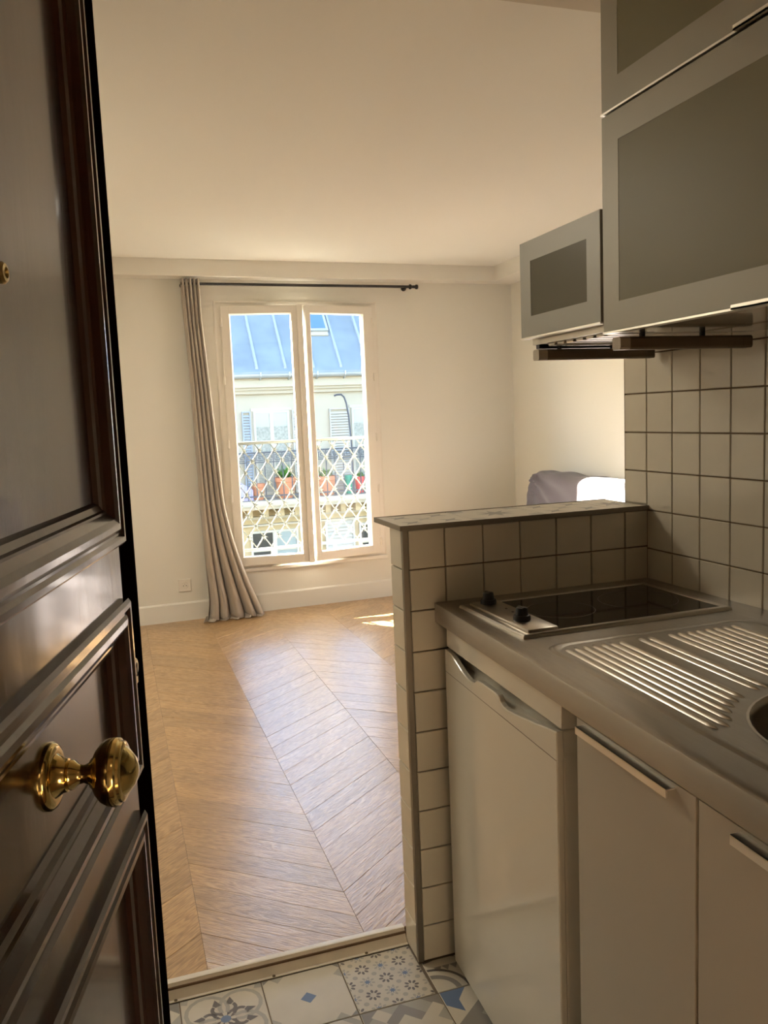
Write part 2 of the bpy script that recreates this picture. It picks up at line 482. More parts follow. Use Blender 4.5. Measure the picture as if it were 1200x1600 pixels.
for k in BANDS:
    ang = ANG if k % 2 == 0 else -ANG
    for j in range(-5, 34):
        y = BASE + j * JOINT
        poly = plank_poly(k, y)
        q = clip(poly, lambda p: p[1] - 0.116)
        q = clip(q, lambda p: far_y(p[0]) + 0.004 - p[1]) if q else q
        q = clip(q, lambda p: p[0] - XL) if q else q
        q = clip(q, lambda p: XR - p[0]) if q else q
        if len(q) < 3: continue
        area = abs(sum(q[i - 1][0] * q[i][1] - q[i][0] * q[i - 1][1] for i in range(len(q)))) / 2
        if area < 1e-5: continue
        if -2 <= k <= 3:
            isfull = len(q) == 4 and abs(area - PIT * JOINT) < 1e-6
            key = k % 2
            if isfull and key in full:
                me = full[key]; c = (sum(p[0] for p in q) / 4, sum(p[1] for p in q) / 4)
            else:
                me, c = plank_mesh('plank', q, ang)
                if isfull: full[key] = me
            link('plank', me, fl, T(c[0], c[1], ZF + random.uniform(-.0004, .0004), ang))
        else:
            n = len(q)
            rest.add([(p[0], p[1], ZF - .0002) for p in q], [list(range(n))])
ro = rest.build('plank_field', M['plank'], fl, I4, recalc=False)
ro['kind'] = 'stuff'

# ---- metal threshold strip between parquet and tiles
th = struct(MB().prism([(0.0865, .0030), (0.1085, .0318), (0.1125, .0315), (0.1125, .001), (0.0865, .001)], XL, 0.171, 'x').prism([(0.1085, .0310), (0.128, .0312), (0.128, .0325), (0.1125, .034), (0.1085, .0335)], XL, 0.171, 'x')
            .box(XL, 0.171, 0.080, 0.1085, 0.001, 0.0032).build('trim_2', M['strip']), 'beige metal threshold strip between parquet and tiles', 'trim')
scr = MB().lathe([(.0042, 0), (.0042, .0012), (.0025, .0018)], (0, 0, 0), n=10).box(-.003, .003, -.0004, .0004, .0016, .0022).mesh('screw', M['screw'])
for x in (-1.15, -0.91, -0.67, -0.431, -0.189, 0.056):
    link('screw', scr, th, T(x, 0.0835, 0.0033, random.uniform(0, 3)))

# ---- patterned cement-look floor tiles
def circ(cx, cy, r, n=16, a0=0.0, a1=2 * PI, ry=None, rot=0.0):
    ry = ry or r
    pts = []
    full_ = abs(a1 - a0 - 2 * PI) < 1e-6
    for i in range(n if full_ else n + 1):
        a = a0 + (a1 - a0) * i / n
        x, y = r * math.cos(a), ry * math.sin(a)
        pts.append((cx + x * math.cos(rot) - y * math.sin(rot), cy + x * math.sin(rot) + y * math.cos(rot)))
    return pts
def arc_band(cx, cy, r0, r1, a0, a1, n=14):
    o = [(cx + r1 * math.cos(a0 + (a1 - a0) * i / n), cy + r1 * math.sin(a0 + (a1 - a0) * i / n)) for i in range(n + 1)]
    i_ = [(cx + r0 * math.cos(a1 - (a1 - a0) * i / n), cy + r0 * math.sin(a1 - (a1 - a0) * i / n)) for i in range(n + 1)]
    return [[o[k], o[k + 1], i_[n - k - 1], i_[n - k]] for k in range(n)]
def rot2(poly, a, c=(0, 0)):
    return [(c[0] + (x - c[0]) * math.cos(a) - (y - c[1]) * math.sin(a), c[1] + (x - c[0]) * math.sin(a) + (y - c[1]) * math.cos(a)) for x, y in poly]
def star(cx, cy, r0, r1, n=8, a=0.0):
    return [[(cx, cy), (cx + r0 * math.cos(a + (2 * k - 1) * PI / n), cy + r0 * math.sin(a + (2 * k - 1) * PI / n)),
             (cx + r1 * math.cos(a + 2 * k * PI / n), cy + r1 * math.sin(a + 2 * k * PI / n)),
             (cx + r0 * math.cos(a + (2 * k + 1) * PI / n), cy + r0 * math.sin(a + (2 * k + 1) * PI / n))] for k in range(n)]
CR, LG, GR, DK, BL, PB = range(6)
def pat_flowers():
    P = []
    s = 0.5
    for i in range(-2, 3):
        for j in range(-2, 3):
            cx, cy = i * s + (0.0), j * s
            kind = (i + j) % 2
            if kind == 0:
                for k in range(8):
                    a = k * PI / 4
                    P.append((circ(cx + .135 * math.cos(a), cy + .135 * math.sin(a), .062, 8, ry=.036, rot=a), DK))
            else:
                for k in range(8):
                    a = k * PI / 4 + PI / 8
                    P.append((circ(cx + .15 * math.cos(a), cy + .15 * math.sin(a), .05, 8, ry=.034, rot=a), LG))
                P += [(q, BL) for q in star(cx, cy, .045, .12)]
            P.append((circ(cx + .25, cy + .25, .07, 10), LG))
    return P
def pat_diamond():
    P = [([(.20, 0), (0, .20), (-.20, 0), (0, -.20)], BL)]
    for k in range(4):
        P.append((rot2([(1, .42), (.78, .62), (1, .82)], k * PI / 2), LG))
        P.append((rot2([(1, -.82), (.80, -1), (1, -1)], k * PI / 2), GR))
    return P
def pat_scroll():
    P = []
    for k in range(4):
        a = k * PI / 2
        for q in arc_band(.40, .40, .45, .55, -PI * .62, PI * 1.12): P.append((rot2(q, a), LG))
        P.append((rot2([(1, 1), (.86, 1), (.80, .84), (1, .80)], a), LG))
        for m in (1, -1):
            sc = []
            for q in arc_band(.36, .17, .10, .19, PI * 1.25, PI * 2.02, 8): sc.append(q)
            sc.append([(.46, .20), (.57, .20), (.66, .40), (.40, .33)])
            sc.append([(.10, .05), (.22, .02), (.30, .07), (.22, .13)])
            for q in sc:
                P.append((rot2([(x, y * m) for x, y in q], a + PI / 4), DK))
    P.append((circ(0, 0, .13, 8, rot=PI / 8), BL))
    return P
def pat_squares():
    P = [([(-1, -1), (1, -1), (1, 1), (-1, 1)], LG)]
    for k in range(4):
        P.append((rot2([(0, 1), (-.5, .5), (0, 0), (.5, .5)], k * PI / 2), CR if k % 2 else GR))
        P.append((rot2([(1, 1), (.5, 1), (1, .5)], k * PI / 2), GR))
        P.append((rot2([(.5, .5), (.72, .28), (1, .56), (.78, .78)], k * PI / 2), CR))
    P.append(([(0, .62), (-.62, 0), (0, -.62), (.62, 0)], CR))
    P.append(([(0, .24), (-.24, 0), (0, -.24), (.24, 0)], BL))
    return P
def pat_arcs():
    P = []
    for k in range(4):
        a = k * PI / 2
        for q in arc_band(1, 1, .50, .64, PI, PI * 1.5): P.append((rot2(q, a), GR))
        for q in arc_band(1, 1, .80, .88, PI, PI * 1.5): P.append((rot2(q, a), DK))
        for j in range(3):
            P.append((rot2([(.12 + j * .22, .10), (.23 + j * .22, .30), (.34 + j * .22, .10)], a), GR))
    P.append((circ(0, 0, .09, 8), BL))
    return P
def pat_arrow():
    P = [([(-1, 1), (-.30, 1), (-.62, .62), (-.62, .20), (-1, .55)], BL)]
    P.append(([(-1, -.2), (0, .6), (.55, 1), (1, 1), (1, .8), (-.6, -1), (-1, -1)], GR))
    P.append(([(-.30, 0), (.35, .55), (.8, .1), (.2, -.55)], LG))
    P.append(([(.2, -.55), (.8, .1), (1, .1), (1, -1), (-.2, -1)], CR))
    return P
def pat_stripes():
    P = []
    for i in range(-4, 5):
        q = [(i * .28 - .06, -1), (i * .28 + .06, -1), (i * .28 + .06, 1), (i * .28 - .06, 1)]
        q = rot2([(x * 1.4, y * 1.6) for x, y in q], PI / 4)
        P.append((q, LG if i % 2 else GR))
    return P
def pat_star():
    P = [([(-1, -1), (1, -1), (1, 1), (-1, 1)], CR)]
    P += [(q, GR) for q in star(0, 0, .22, .55)]
    for k in range(4):
        P.append((rot2([(1, 1), (.55, 1), (.62, .62), (1, .55)], k * PI / 2), LG))
    return P
def pat_four_stars():
    P = [([(-1, -1), (1, -1), (1, 1), (-1, 1)], CR)]
    for cx, cy in ((-.5, -.5), (.5, -.5), (-.5, .5), (.5, .5), (0, 0)):
        P += [(q, GR if (cx or cy) else LG) for q in star(cx, cy, .11, .34, 4, PI / 4)]
    return P
PATS = [pat_flowers(), pat_diamond(), pat_scroll(), pat_squares(), pat_arcs(), pat_arrow(), pat_stripes(), pat_star(), pat_four_stars()]
def pattern_tile(pi, x0, x1, y0, y1, size=0.198, th=0.008, off=(0, 0)):
    """tile centred on 0,0 of pitch size, cut to x0..x1,y0..y1; top at z=0"""
    mb = MB(); mb.mat(0)
    b = .0012
    mb.add([(x0, y0, -th), (x1, y0, -th), (x1, y1, -th), (x0, y1, -th), (x0, y0, -b), (x1, y0, -b), (x1, y1, -b), (x0, y1, -b),
            (x0 + b, y0 + b, 0), (x1 - b, y0 + b, 0), (x1 - b, y1 - b, 0), (x0 + b, y1 - b, 0)],
           [(8, 9, 10, 11), (0, 1, 5, 4), (1, 2, 6, 5), (2, 3, 7, 6), (3, 0, 4, 7), (4, 5, 9, 8), (5, 6, 10, 9), (6, 7, 11, 10), (7, 4, 8, 11)])
    h = size / 2
    for i, (poly, mi) in enumerate(PATS[pi]):
        q = [(x * h, y * h) for x, y in poly]
        a = sum(q[k - 1][0] * q[k][1] - q[k][0] * q[k - 1][1] for k in range(len(q)))
        if a < 0: q = q[::-1]
        for f in (lambda p: p[0] - x0 - b, lambda p: x1 - b - p[0], lambda p: p[1] - y0 - b, lambda p: y1 - b - p[1]):
            q = clip(q, f) if q else q
        if len(q) < 3: continue
        mb.mat(mi)
        mb.add([(p[0], p[1], .00012 + .000008 * min(i, 20)) for p in q], [list(range(len(q)))])
    return mb.mesh('tile', CT, recalc=False)
FX0, FY0, FP = -0.0237, 0.0791, 0.1997
ft = struct(MB().box(XL, 0.872, -1.46, 0.112, -0.08, -0.0015).build('floor_tiled', M['fgrout']), 'kitchen floor of patterned cement style tiles', 'floor')
layout = {(0, 0): (0, 0), (-1, 0): (1, 0), (-2, 0): (2, 0), (1, 0): (4, 0), (0, 1): (3, 0), (-1, 1): (6, 0), (1, 1): (5, 0), (-2, 1): (0, 0), (-3, 0): (3, 0)}
tcache = {}
hs = 0.0985
for k in range(-6, 4):
    for j in range(0, 8):
        if k >= 2 and j < 4: continue                       # under the units, out of sight
        pi, r = layout.get((k, j), ((k * 3 + j * 5 + 40) % 7, (k + j) % 4))
        cx, cy = FX0 + (k + .5) * FP, FY0 - (j + .5) * FP
        x0, x1, y0, y1 = -hs, hs, -hs, hs
        x0 = max(x0, XL - cx); y0 = max(y0, -1.459 - cy)
        if k == 1 and j == 0: y1 = -0.002 - cy              # stops at the half wall
        if k == 0 and j == 0: x1 = min(x1, .1695 - cx)
        key = (pi, round(x0, 4), round(x1, 4), round(y0, 4), round(y1, 4))
        if key not in tcache: tcache[key] = pattern_tile(pi, x0, x1, y0, y1)
        link('tile', tcache[key], ft, T(cx, cy, 0))

# ------------------------------------------------------------------ tiled half wall
HX = 0.172
hw = struct(MB().box(HX + .007, 0.872, 0.007, 0.094, -0.05, 1.120).build('wall_half', M['grout']), 'low tiled partition wall beside the cooker', 'wall')
TP = 0.103; TG = 0.0016
Z0 = 1.0233          # first grout line below the cap
def ceramic(w, h, t=.0075, b=.0014):
    """upright tile, front face at y=-t, lower left corner at 0"""
    mb = MB()
    mb.add([(0, 0, 0), (w, 0, 0), (w, 0, h), (0, 0, h), (0, -t + b, 0), (w, -t + b, 0), (w, -t + b, h), (0, -t + b, h),
            (b, -t, b), (w - b, -t, b), (w - b, -t, h - b), (b, -t, h - b)],
           [(8, 9, 10, 11), (0, 1, 5, 4), (1, 2, 6, 5), (2, 3, 7, 6), (3, 0, 4, 7), (4, 5, 9, 8), (5, 6, 10, 9), (6, 7, 11, 10), (7, 4, 8, 11)])
    return mb.mesh('tile', M['tile'], recalc=False)
ccache = {}
def put_tile(parent, x0, x1, z0, z1, basis_fn):
    key = (round(x1 - x0, 4), round(z1 - z0, 4))
    if key not in ccache: ccache[key] = ceramic(*key)
    link('tile', ccache[key], parent, basis_fn(x0, z0))
xs = [0.1855] + [0.2806 + i * TP for i in range(6)] + [0.8665]
zs = [0.001] + [Z0 - k * TP for k in range(9, -1, -1)] + [1.1215]
for a, b in zip(xs[:-1], xs[1:]):
    for c, d in zip(zs[:-1], zs[1:]):
        put_tile(hw, a + TG, b - TG, c + TG, d - TG, lambda x, z: T(x, .0075, z))
# end face (faces -x): tiles along y
for c, d in zip(zs[:-1], zs[1:]):
    put_tile(hw, 0.0135 + TG, 0.100 - TG, c + TG, d - TG, lambda x, z: T(HX + .0075, 0.100 - TG, z, -PI / 2))
# back face
struct_back = MB().box(HX + .007, 0.872, 0.094, 0.100, ZF, 1.121).build('backing', M['wall'], hw, I4)
e = MB().prism([(HX - .001, 0.0125), (HX - .001, -.001), (HX + .013, -.001), (HX + .013, .002), (HX + .004, .002), (HX + .004, .0125)], 0.001, 1.1215)
eo = e.build('edge_trim', M['edge'], hw, I4)
# cap tiles
capz = 1.132
capx = [0.168, 0.366, 0.566, 0.766, 0.868]
MB().box(0.170, 0.867, 0.0, 0.198, 1.1215, 1.1245).build('cap_mortar', M['grout'], hw, I4)
for i, (a, b) in enumerate(zip(capx[:-1], capx[1:])):
    me = pattern_tile([8, 7, 8, 7][i], -(b - a) / 2 + .001, (b - a) / 2 - .001, -.101, .101, 0.202, .0075)
    link('cap_tile', me, hw, T((a + b) / 2, 0.0995, capz))
cu = MB().box(0.165, 0.868, -.0055, -.0025, 1.1215, 1.1335).box(0.164, 0.1675, -.0055, 0.2035, 1.1215, 1.1335).box(0.165, 0.868, 0.2010, 0.2040, 1.1215, 1.1335)
cu.build('cap_edge', M['edge'], hw, I4)

# ---- kitchen wall tiles
ZR = 1.4291
KA = math.atan(0.0155)
def kx(y): return 0.8657 - 0.0155 * y
ys = [0.101] + [0.0042 - i * TP for i in range(0, 15)]
zk = [ZR - k * TP for k in range(5, -3, -1)]
zk[0] = 0.930
for ia, (a, b) in enumerate(zip(ys[:-1], ys[1:])):
    for c, d in zip(zk[:-1], zk[1:]):
        if ia == 0 and d < 1.12: continue
        if ia == 0 and c < 1.12: c = 1.1345
        yy = a - TG
        put_tile(wk, 0, a - b - 2 * TG, c + TG, d - TG,
                 lambda x, z: T(kx(yy) + .0075, yy, z, -PI / 2 + KA))
MB().prism([(kx(.101), .101), (.8745, .101), (.8745 + .0226, -1.455), (kx(-1.455) + .004, -1.455), (kx(.1) + .004, .098), (kx(.1), .098)], 0.925, 1.64).build('grout_bed', M['grout'], wk, I4)

# ------------------------------------------------------------------ kitchen base units
def fx(y, x0=0.256): return x0 + 0.036 * y
FA = -math.atan(0.036)          # unit fronts: rotation about z
# frame for the units: local x runs toward the camera along the fronts (-Y), local y into the depth (+X)
UM = Matrix.Translation((0.2565, 0, 0)) @ Matrix(((-math.sin(math.atan(.036)), math.cos(math.atan(.036)), 0, 0),
                                                 (-math.cos(math.atan(.036)), -math.sin(math.atan(.036)), 0, 0),
                                                 (0, 0, 1, 0), (0, 0, 0, 1)))
# fridge
fr = thing('mini_fridge', 'small white under-counter fridge with wavy top grip', 'fridge', UM)
FRX0, FRX1 = 0.040, 0.612
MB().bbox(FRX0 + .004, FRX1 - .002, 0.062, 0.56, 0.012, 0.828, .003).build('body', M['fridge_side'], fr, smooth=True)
wave = [(-.042, .829), (-.075, .827), (-.091, .824), (-.12, .815), (-.148, .806), (-.17, .801), (-.19, .798), (-.21, .7975), (-.226, .801), (-.234, .807), (-.243, .811),
        (-.27, .8135), (-.30, .814), (-.335, .8145), (-.352, .813), (-.360, .808), (-.366, .802), (-.38, .797), (-.40, .7965), (-.43, .800), (-.459, .804), (-.516, .812), (-.569, .822), (-.609, .828)]
wp = [(-y, z) for y, z in wave]
door = MB()
poly = [(FRX0, .014), (FRX1, .014)] + [(FRX1, .828)] + wp[::-1][1:-1] + [(FRX0, .829)]
door.prism(poly, 0.0, 0.014, 'y')
door.bbox(FRX0, FRX1, 0.0135, 0.055, 0.014, 0.790, .004)
door.prism([(FRX0, .775), (FRX1, .775), (FRX1, .828), (FRX0, .829)], 0.040, 0.055, 'y')
door.box(FRX0, FRX0 + .006, .012, .055, .775, .829).box(FRX1 - .006, FRX1, .012, .055, .775, .828)
dr = door.build('door', M['fridge'], fr)
dr.modifiers.new('soft', 'BEVEL').width = 0.002
dr.modifiers['soft'].limit_method = 'ANGLE'
MB().box(FRX0 + .002, FRX1 - .002, -.0006, .0002, .7735, .7748).build('seam', M['fridge_side'], dr)
MB().box(FRX0 + .01, FRX1 - .01, .055, .062, .02, .82).build('gasket', M['blackplastic'], fr)
for x in (FRX0 + .05, FRX1 - .05):
    for y in (.10, .50):
        MB().lathe([(.016, 0.0), (.016, .013)], (x, y, 0), n=12).build('foot', M['blackplastic'], fr)
# filler panel above fridge
fp = MB().bbox(0.040, 0.620, 0.006, 0.022, 0.8345, 0.883, .0012).box(0.602, 0.620, 0.020, 0.55, 0.8345, 0.883)
tag(fp.build('filler_panel', M['fridge'], None, UM), 'narrow pale filler panel between the fridge and the worktop', 'panel')
# base cabinets
def base_cabinet(x0, x1, label):
    c = thing('base_cabinet', label, 'cabinet', UM @ T((x0 + x1) / 2, 0, 0), 'base cabinets under the steel worktop')
    w = (x1 - x0) / 2
    b = MB().box(-w + .001, -w + .017, .020, .575, .10, .886).box(w - .017, w - .001, .020, .575, .10, .886)
    b.box(-w + .017, w - .017, .020, .575, .10, .116).box(-w + .017, w - .017, .565, .575, .116, .886).box(-w + .017, w - .017, .02, .12, .87, .886)
    b.build('body', M['carcass'], c)
    MB().box(-w + .001, w - .001, .060, .075, 0.001, .099).build('plinth', M['laminate'], c)
    d = MB().bbox(-w + .0015, w - .0015, 0.0, .018, .105, .882, .001).build('door', M['laminate'], c)
    hw_ = min(.125, w - .02)
    h = MB().box(-hw_ - .010, hw_ - .010, -.016, 0.0005, .8745, .8765).box(-hw_ - .010, hw_ - .010, -.016, -.0135, .8635, .8765)
    hh = h.build('handle', M['chrome'], d)
    hh['label'] = 'slim aluminium profile handle'
    return c
base_cabinet(0.684, 1.003, 'taupe base cabinet directly right of the white mini fridge')
base_cabinet(1.006, 1.440, 'taupe base cabinet under the sink, nearest to the camera')

# ------------------------------------------------------------------ worktop with drainer and sink
CZ, CB = 0.937, 0.889
wt = thing('worktop', 'brushed steel worktop with ribbed drainer and round sink bowl', 'worktop', T(0.53, -0.7, CB))
def cf(y): return 0.248 + 0.035 * y
def cbk(y): return kx(y) - .0015
BC, BR = (0.530, -1.040), 0.193
slab = MB()
YE = -1.445
# front rolled edge profile swept along the slanted front
ya, yb_ = -0.0008, YE
prof = [(0.0, CB), (0.0, CZ - .006), (0.0015, CZ - .002), (0.006, CZ), (0.020, CZ), (0.020, CB)]
vs = []
for y in (ya, yb_):
    vs += [(cf(y) + p[0], y, p[1]) for p in prof]
n = len(prof)
slab.add(vs, [(i, (i + 1) % n, n + (i + 1) % n, n + i) for i in range(n)] + [list(range(n)), [n + i for i in range(n)][::-1]])
# flat top from the rolled edge to the wall, with a hole for the bowl
ytop0, ytop1 = BC[1] + .25, BC[1] - .25
def quad(y0, y1):
    slab.add([(cf(y0) + .02, y0, CZ), (cbk(y0), y0, CZ), (cbk(y1), y1, CZ), (cf(y1) + .02, y1, CZ)], [(3, 2, 1, 0)])
quad(ya, ytop0); quad(ytop1, yb_)
angs = sorted(set([round(2 * PI * k / 48, 6) for k in range(48)]))
cor = [(cf(ytop0) + .02, ytop0), (cbk(ytop0), ytop0), (cbk(ytop1), ytop1), (cf(ytop1) + .02, ytop1)]
ca = [math.atan2(p[1] - BC[1], p[0] - BC[0]) % (2 * PI) for p in cor]
angs = sorted(angs + ca)
def outer(a):
    dx, dy = math.cos(a), math.sin(a)
    best = None
    for i in range(4):
        p, q = cor[i], cor[(i + 1) % 4]
        ex, ey = q[0] - p[0], q[1] - p[1]
        det = dx * -ey + dy * ex
        if abs(det) < 1e-9: continue
        wx, wy = p[0] - BC[0], p[1] - BC[1]
        t = (wx * -ey + wy * ex) / det
        u = (dx * wy - dy * wx) / det
        if t > 0 and -1e-6 <= u <= 1 + 1e-6 and (best is None or t < best): best = t
    return (BC[0] + best * dx, BC[1] + best * dy)
m_ = len(angs)
vs = [(BC[0] + BR * math.cos(a), BC[1] + BR * math.sin(a), CZ) for a in angs] + [(*outer(a), CZ) for a in angs]
slab.add(vs, [(i, (i + 1) % m_, m_ + (i + 1) % m_, m_ + i) for i in range(m_)])
slab.add([(cf(ya) + .02, ya, CB), (cbk(ya), ya, CB), (cbk(YE), YE, CB), (cf(YE) + .02, YE, CB)], [])
so = slab.build('slab', M['steel'], wt, I4, smooth=True)
end = MB().prism([(cf(ya), ya), (cbk(ya), ya), (cbk(ya), ya - .012), (cf(ya), ya - .012)], CB, CZ - .001)
end.build('end_upstand', M['steel'], wt, I4)
bowl = MB()
bp = [(BR + .004, CZ + .0008), (BR, CZ + .0012), (BR - .004, CZ - .003), (BR - .007, CZ - .012), (BR - .012, CZ - .12), (BR - .03, CZ - .145), (.05, CZ - .155), (.0, CZ - .157)]
vs = []; nn = 48
for r, z in bp[:-1]:
    vs += [(BC[0] + r * math.cos(2 * PI * k / nn), BC[1] + r * math.sin(2 * PI * k / nn), z) for k in range(nn)]
fs = [(i * nn + k, i * nn + (k + 1) % nn, (i + 1) * nn + (k + 1) % nn, (i + 1) * nn + k) for i in range(len(bp) - 2) for k in range(nn)]
fs.append([(len(bp) - 2) * nn + k for k in range(nn)])
bowl.add(vs, fs)
bo = bowl.build('sink_bowl', M['steel2'], wt, I4, smooth=True)
MB().lathe([(.042, .0), (.042, .002), (.030, .004), (.026, .001)], (BC[0], BC[1], CZ - .1565), n=24).build('drain', M['chrome'], bo, smooth=True)
# drainer: bead around and ribs
dr_ = MB()
def rrect(x0, x1, y0, y1, r, n=6):
    P = []
    for cx, cy, a in ((x1 - r, y1 - r, 0), (x0 + r, y1 - r, PI / 2), (x0 + r, y0 + r, PI), (x1 - r, y0 + r, 1.5 * PI)):
        P += [(cx + r * math.cos(a + PI / 2 * k / n), cy + r * math.sin(a + PI / 2 * k / n)) for k in range(n + 1)]
    return P
R0 = rrect(0.292, 0.80, -1.30, -0.452, .045)
skew = lambda p: (p[0] + 0.03 * (p[1] + .45), p[1])
lo = [[(.0, 0), (.006, .0022), (.012, .0026), (.020, .0004)][i] for i in range(4)]
vs = []
ctr = (0.546, -0.876)
for ins, h in lo:
    for p in R0:
        d = Vector((p[0] - ctr[0], p[1] - ctr[1]))
        hx, hy = 0.254, 0.424
        q = (ctr[0] + d.x * (1 - ins / hx), ctr[1] + d.y * (1 - ins / hy))
        vs.append((*skew(q), CZ + h))
n = len(R0)
dr_.add(vs, [(i * n + k, i * n + (k + 1) % n, (i + 1) * n + (k + 1) % n, (i + 1) * n + k) for i in range(3) for k in range(n)])
db = dr_.build('drainer_border', M['steel'], wt, I4, smooth=True)
def rib(x, y0, y1, w=.0062, h=.0042):
    mb = MB()
    vs = []; prof_ = [(-1, 0), (-.75, .55), (-.35, .92), (0, 1), (.35, .92), (.75, .55), (1, 0)]
    stations = [(y0, .15, .1), (y0 - .006, .75, .75), (y0 - .015, 1, 1), (y1 + .020, 1, 1), (y1 + .008, .7, .7), (y1, .15, .1)]
    for y, sw, sh in stations:
        for a, b in prof_:
            vs.append((x + a * w * sw + .03 * (y + .45), y, CZ + .0002 + b * h * sh))
    n = len(prof_)
    mb.add(vs, [(i * n + k, i * n + k + 1, (i + 1) * n + k + 1, (i + 1) * n + k) for i in range(len(stations) - 1) for k in range(n - 1)])
    return mb.build('rib', M['steel2'], wt, I4, smooth=True)
ribx = [0.326, 0.346, 0.366, 0.386, 0.406, 0.426, 0.446, 0.492, 0.514, 0.562, 0.584, 0.606, 0.628, 0.650, 0.672, 0.694, 0.716]
for x in ribx:
    dx = x + .03 * -.4 - BC[0]
    lim = BC[1] + math.sqrt(max(0, (BR + .022) ** 2 - dx * dx)) if abs(dx) < BR + .022 else -1.2
    lim = max(lim, -.935)
    rib(x, -0.492, lim)

# ------------------------------------------------------------------ hob
hob = thing('hob', 'two zone black glass hob with steel frame and two knobs', 'hob', T(0.545, -0.232, CZ))
hm = T(0.545, -0.232, CZ, 0.018)
f = MB()
fx0, fx1, fy0, fy1 = -.262, .262, -.158, .158
fprof = [(0, 0.0), (.001, .005), (.004, .0075), (.016, .0075), (.019, .0055)]
vs = []
for w, h in fprof: vs += [(fx0 + w, fy0 + w, h), (fx1 - w, fy0 + w, h), (fx1 - w, fy1 - w, h), (fx0 + w, fy1 - w, h)]
f.add(vs, [(i * 4 + k, i * 4 + (k + 1) % 4, (i + 1) * 4 + (k + 1) % 4, (i + 1) * 4 + k) for i in range(len(fprof) - 1) for k in range(4)])
f.build('frame', M['steel2'], hob, hm)
MB().box(fx0 + .090, fx1 - .018, fy0 + .018, fy1 - .018, .001, .0062).build('glass', M['blackglass'], hob, hm)
MB().bbox(fx0 + .019, fx0 + .092, fy0 + .016, fy1 - .016, .001, .0135, .004).build('control_panel', M['steel2'], hob, hm, smooth=True)
for (x, y, r) in ((-.078, .004, .078), (.130, .004, .092)):
    q = MB()
    for b in arc_band(x, y, r - .0016, r, 0, 2 * PI, 48): q.add([(p[0], p[1], .0064) for p in b], [(0, 1, 2, 3)])
    q.build('cooking_zone', M['ring'], hob, hm)
for (x, y) in ((-.207, .112), (-.212, -.060)):
    k = MB().lathe([(.019, .0), (.019, .006), (.0175, .010), (.0140, .011), (.0125, .024), (.0115, .0265), (.006, .027)], (x, y, .0135), n=24)
    ko = k.build('knob', M['blackplastic'], hob, hm, smooth=True)
    MB().bbox(x - .0035, x + .0035, y - .013, y + .013, .0235 + .0135 - .012, .0135 + .0285, .001).build('grip', M['blackplastic'], ko, hm)
for (x, y) in ((-.195, .045), (-.197, .010)):
    MB().lathe([(.003, 0), (.003, .0008)], (x, y, .0135), n=10).build('indicator', M['blackplastic'], hob, hm)

# ------------------------------------------------------------------ wall cabinets
UX = 0.500
def wall_cabinet(label, y0, y1, z0, z1, fw, glass, frame_mat, rail=True, group='frosted glass wall cabinets over the worktop', handle=None, fh=None):
    """front at x=UX, y0 far end, y1 near end (y1<y0)"""
    c = thing('wall_cabinet', label, 'cabinet', T((UX + .866) / 2, (y0 + y1) / 2, z0), group)
    fh = fh or fw
    t = .016
    xb = kx(y1) - .010
    b = MB().box(UX + .022, xb, y0 - t, y0, z0, z1).box(UX + .022, xb, y1, y1 + t, z0, z1)
    b.box(UX + .022, xb, y1 + t, y0 - t, z1 - t, z1).box(xb - .006, xb, y1 + t, y0 - t, z0 + t, z1 - t)
    b.build('body', M['carcass'], c, I4)
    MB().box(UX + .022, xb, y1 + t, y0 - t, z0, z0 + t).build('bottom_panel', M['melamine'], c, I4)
    MB().box(UX + .045, xb - .006, y1 + t, y0 - t, (z0 + z1) / 2 - .008, (z0 + z1) / 2 + .008).build('shelf', M['carcass'], c, I4)
    g = .0015
    a0, a1, c0, c1 = y0 - g, y1 + g, z0 + g, z1 - g
    d = MB()
    vs = []
    for yy0, yy1, zz0, zz1, xx in ((a1, a0, c0, c1, UX + .020), (a1, a0, c0, c1, UX + .001), (a1 + .001, a0 - .001, c0 + .001, c1 - .001, UX),
                                   (a1 + fw, a0 - fw, c0 + fh, c1 - fh, UX), (a1 + fw, a0 - fw, c0 + fh, c1 - fh, UX + .020)):
        vs += [(xx, yy0, zz0), (xx, yy1, zz0), (xx, yy1, zz1), (xx, yy0, zz1)]
    d.add(vs, [(i * 4 + k, i * 4 + (k + 1) % 4, ((i + 1) % 5) * 4 + (k + 1) % 4, ((i + 1) % 5) * 4 + k) for i in range(5) for k in range(4)])
    do = d.build('door_frame', frame_mat, c, I4)
    MB().box(UX + .0006, UX + .0056, a1 + fw, a0 - fw, c0 + fh, c1 - fh).build('pane', glass, do, I4)
    r = MB().box(UX - .002, UX + .020, a1, a0, c0 - .0040, c0 - .0002)
    if handle:
        r.box(UX - .010, UX + .002, handle[1], handle[0], c0 - .0040, c0 - .0010).box(UX - .010, UX - .008, handle[1], handle[0], c0 - .0040, c0 + .004)
    ro_ = r.build('bottom_profile', M['chrome'], do, I4)
    return c
wall_cabinet('small wall cabinet with frosted pane above the hob, beside the big ones', -0.002, -0.356, 1.572, 1.800, .052, M['frost_s'], M['alu_s'], fh=.048)
wall_cabinet('large frosted glass wall cabinet, lower of the two stacked ones', -0.362, -1.160, 1.549, 1.972, .056, M['frost'], M['alu'], handle=(-.745, -.90))
wall_cabinet('large frosted glass wall cabinet at the top edge, upper of the two', -0.362, -1.160, 1.976, 2.399, .056, M['frost'], M['alu'], handle=(-.745, -.90))
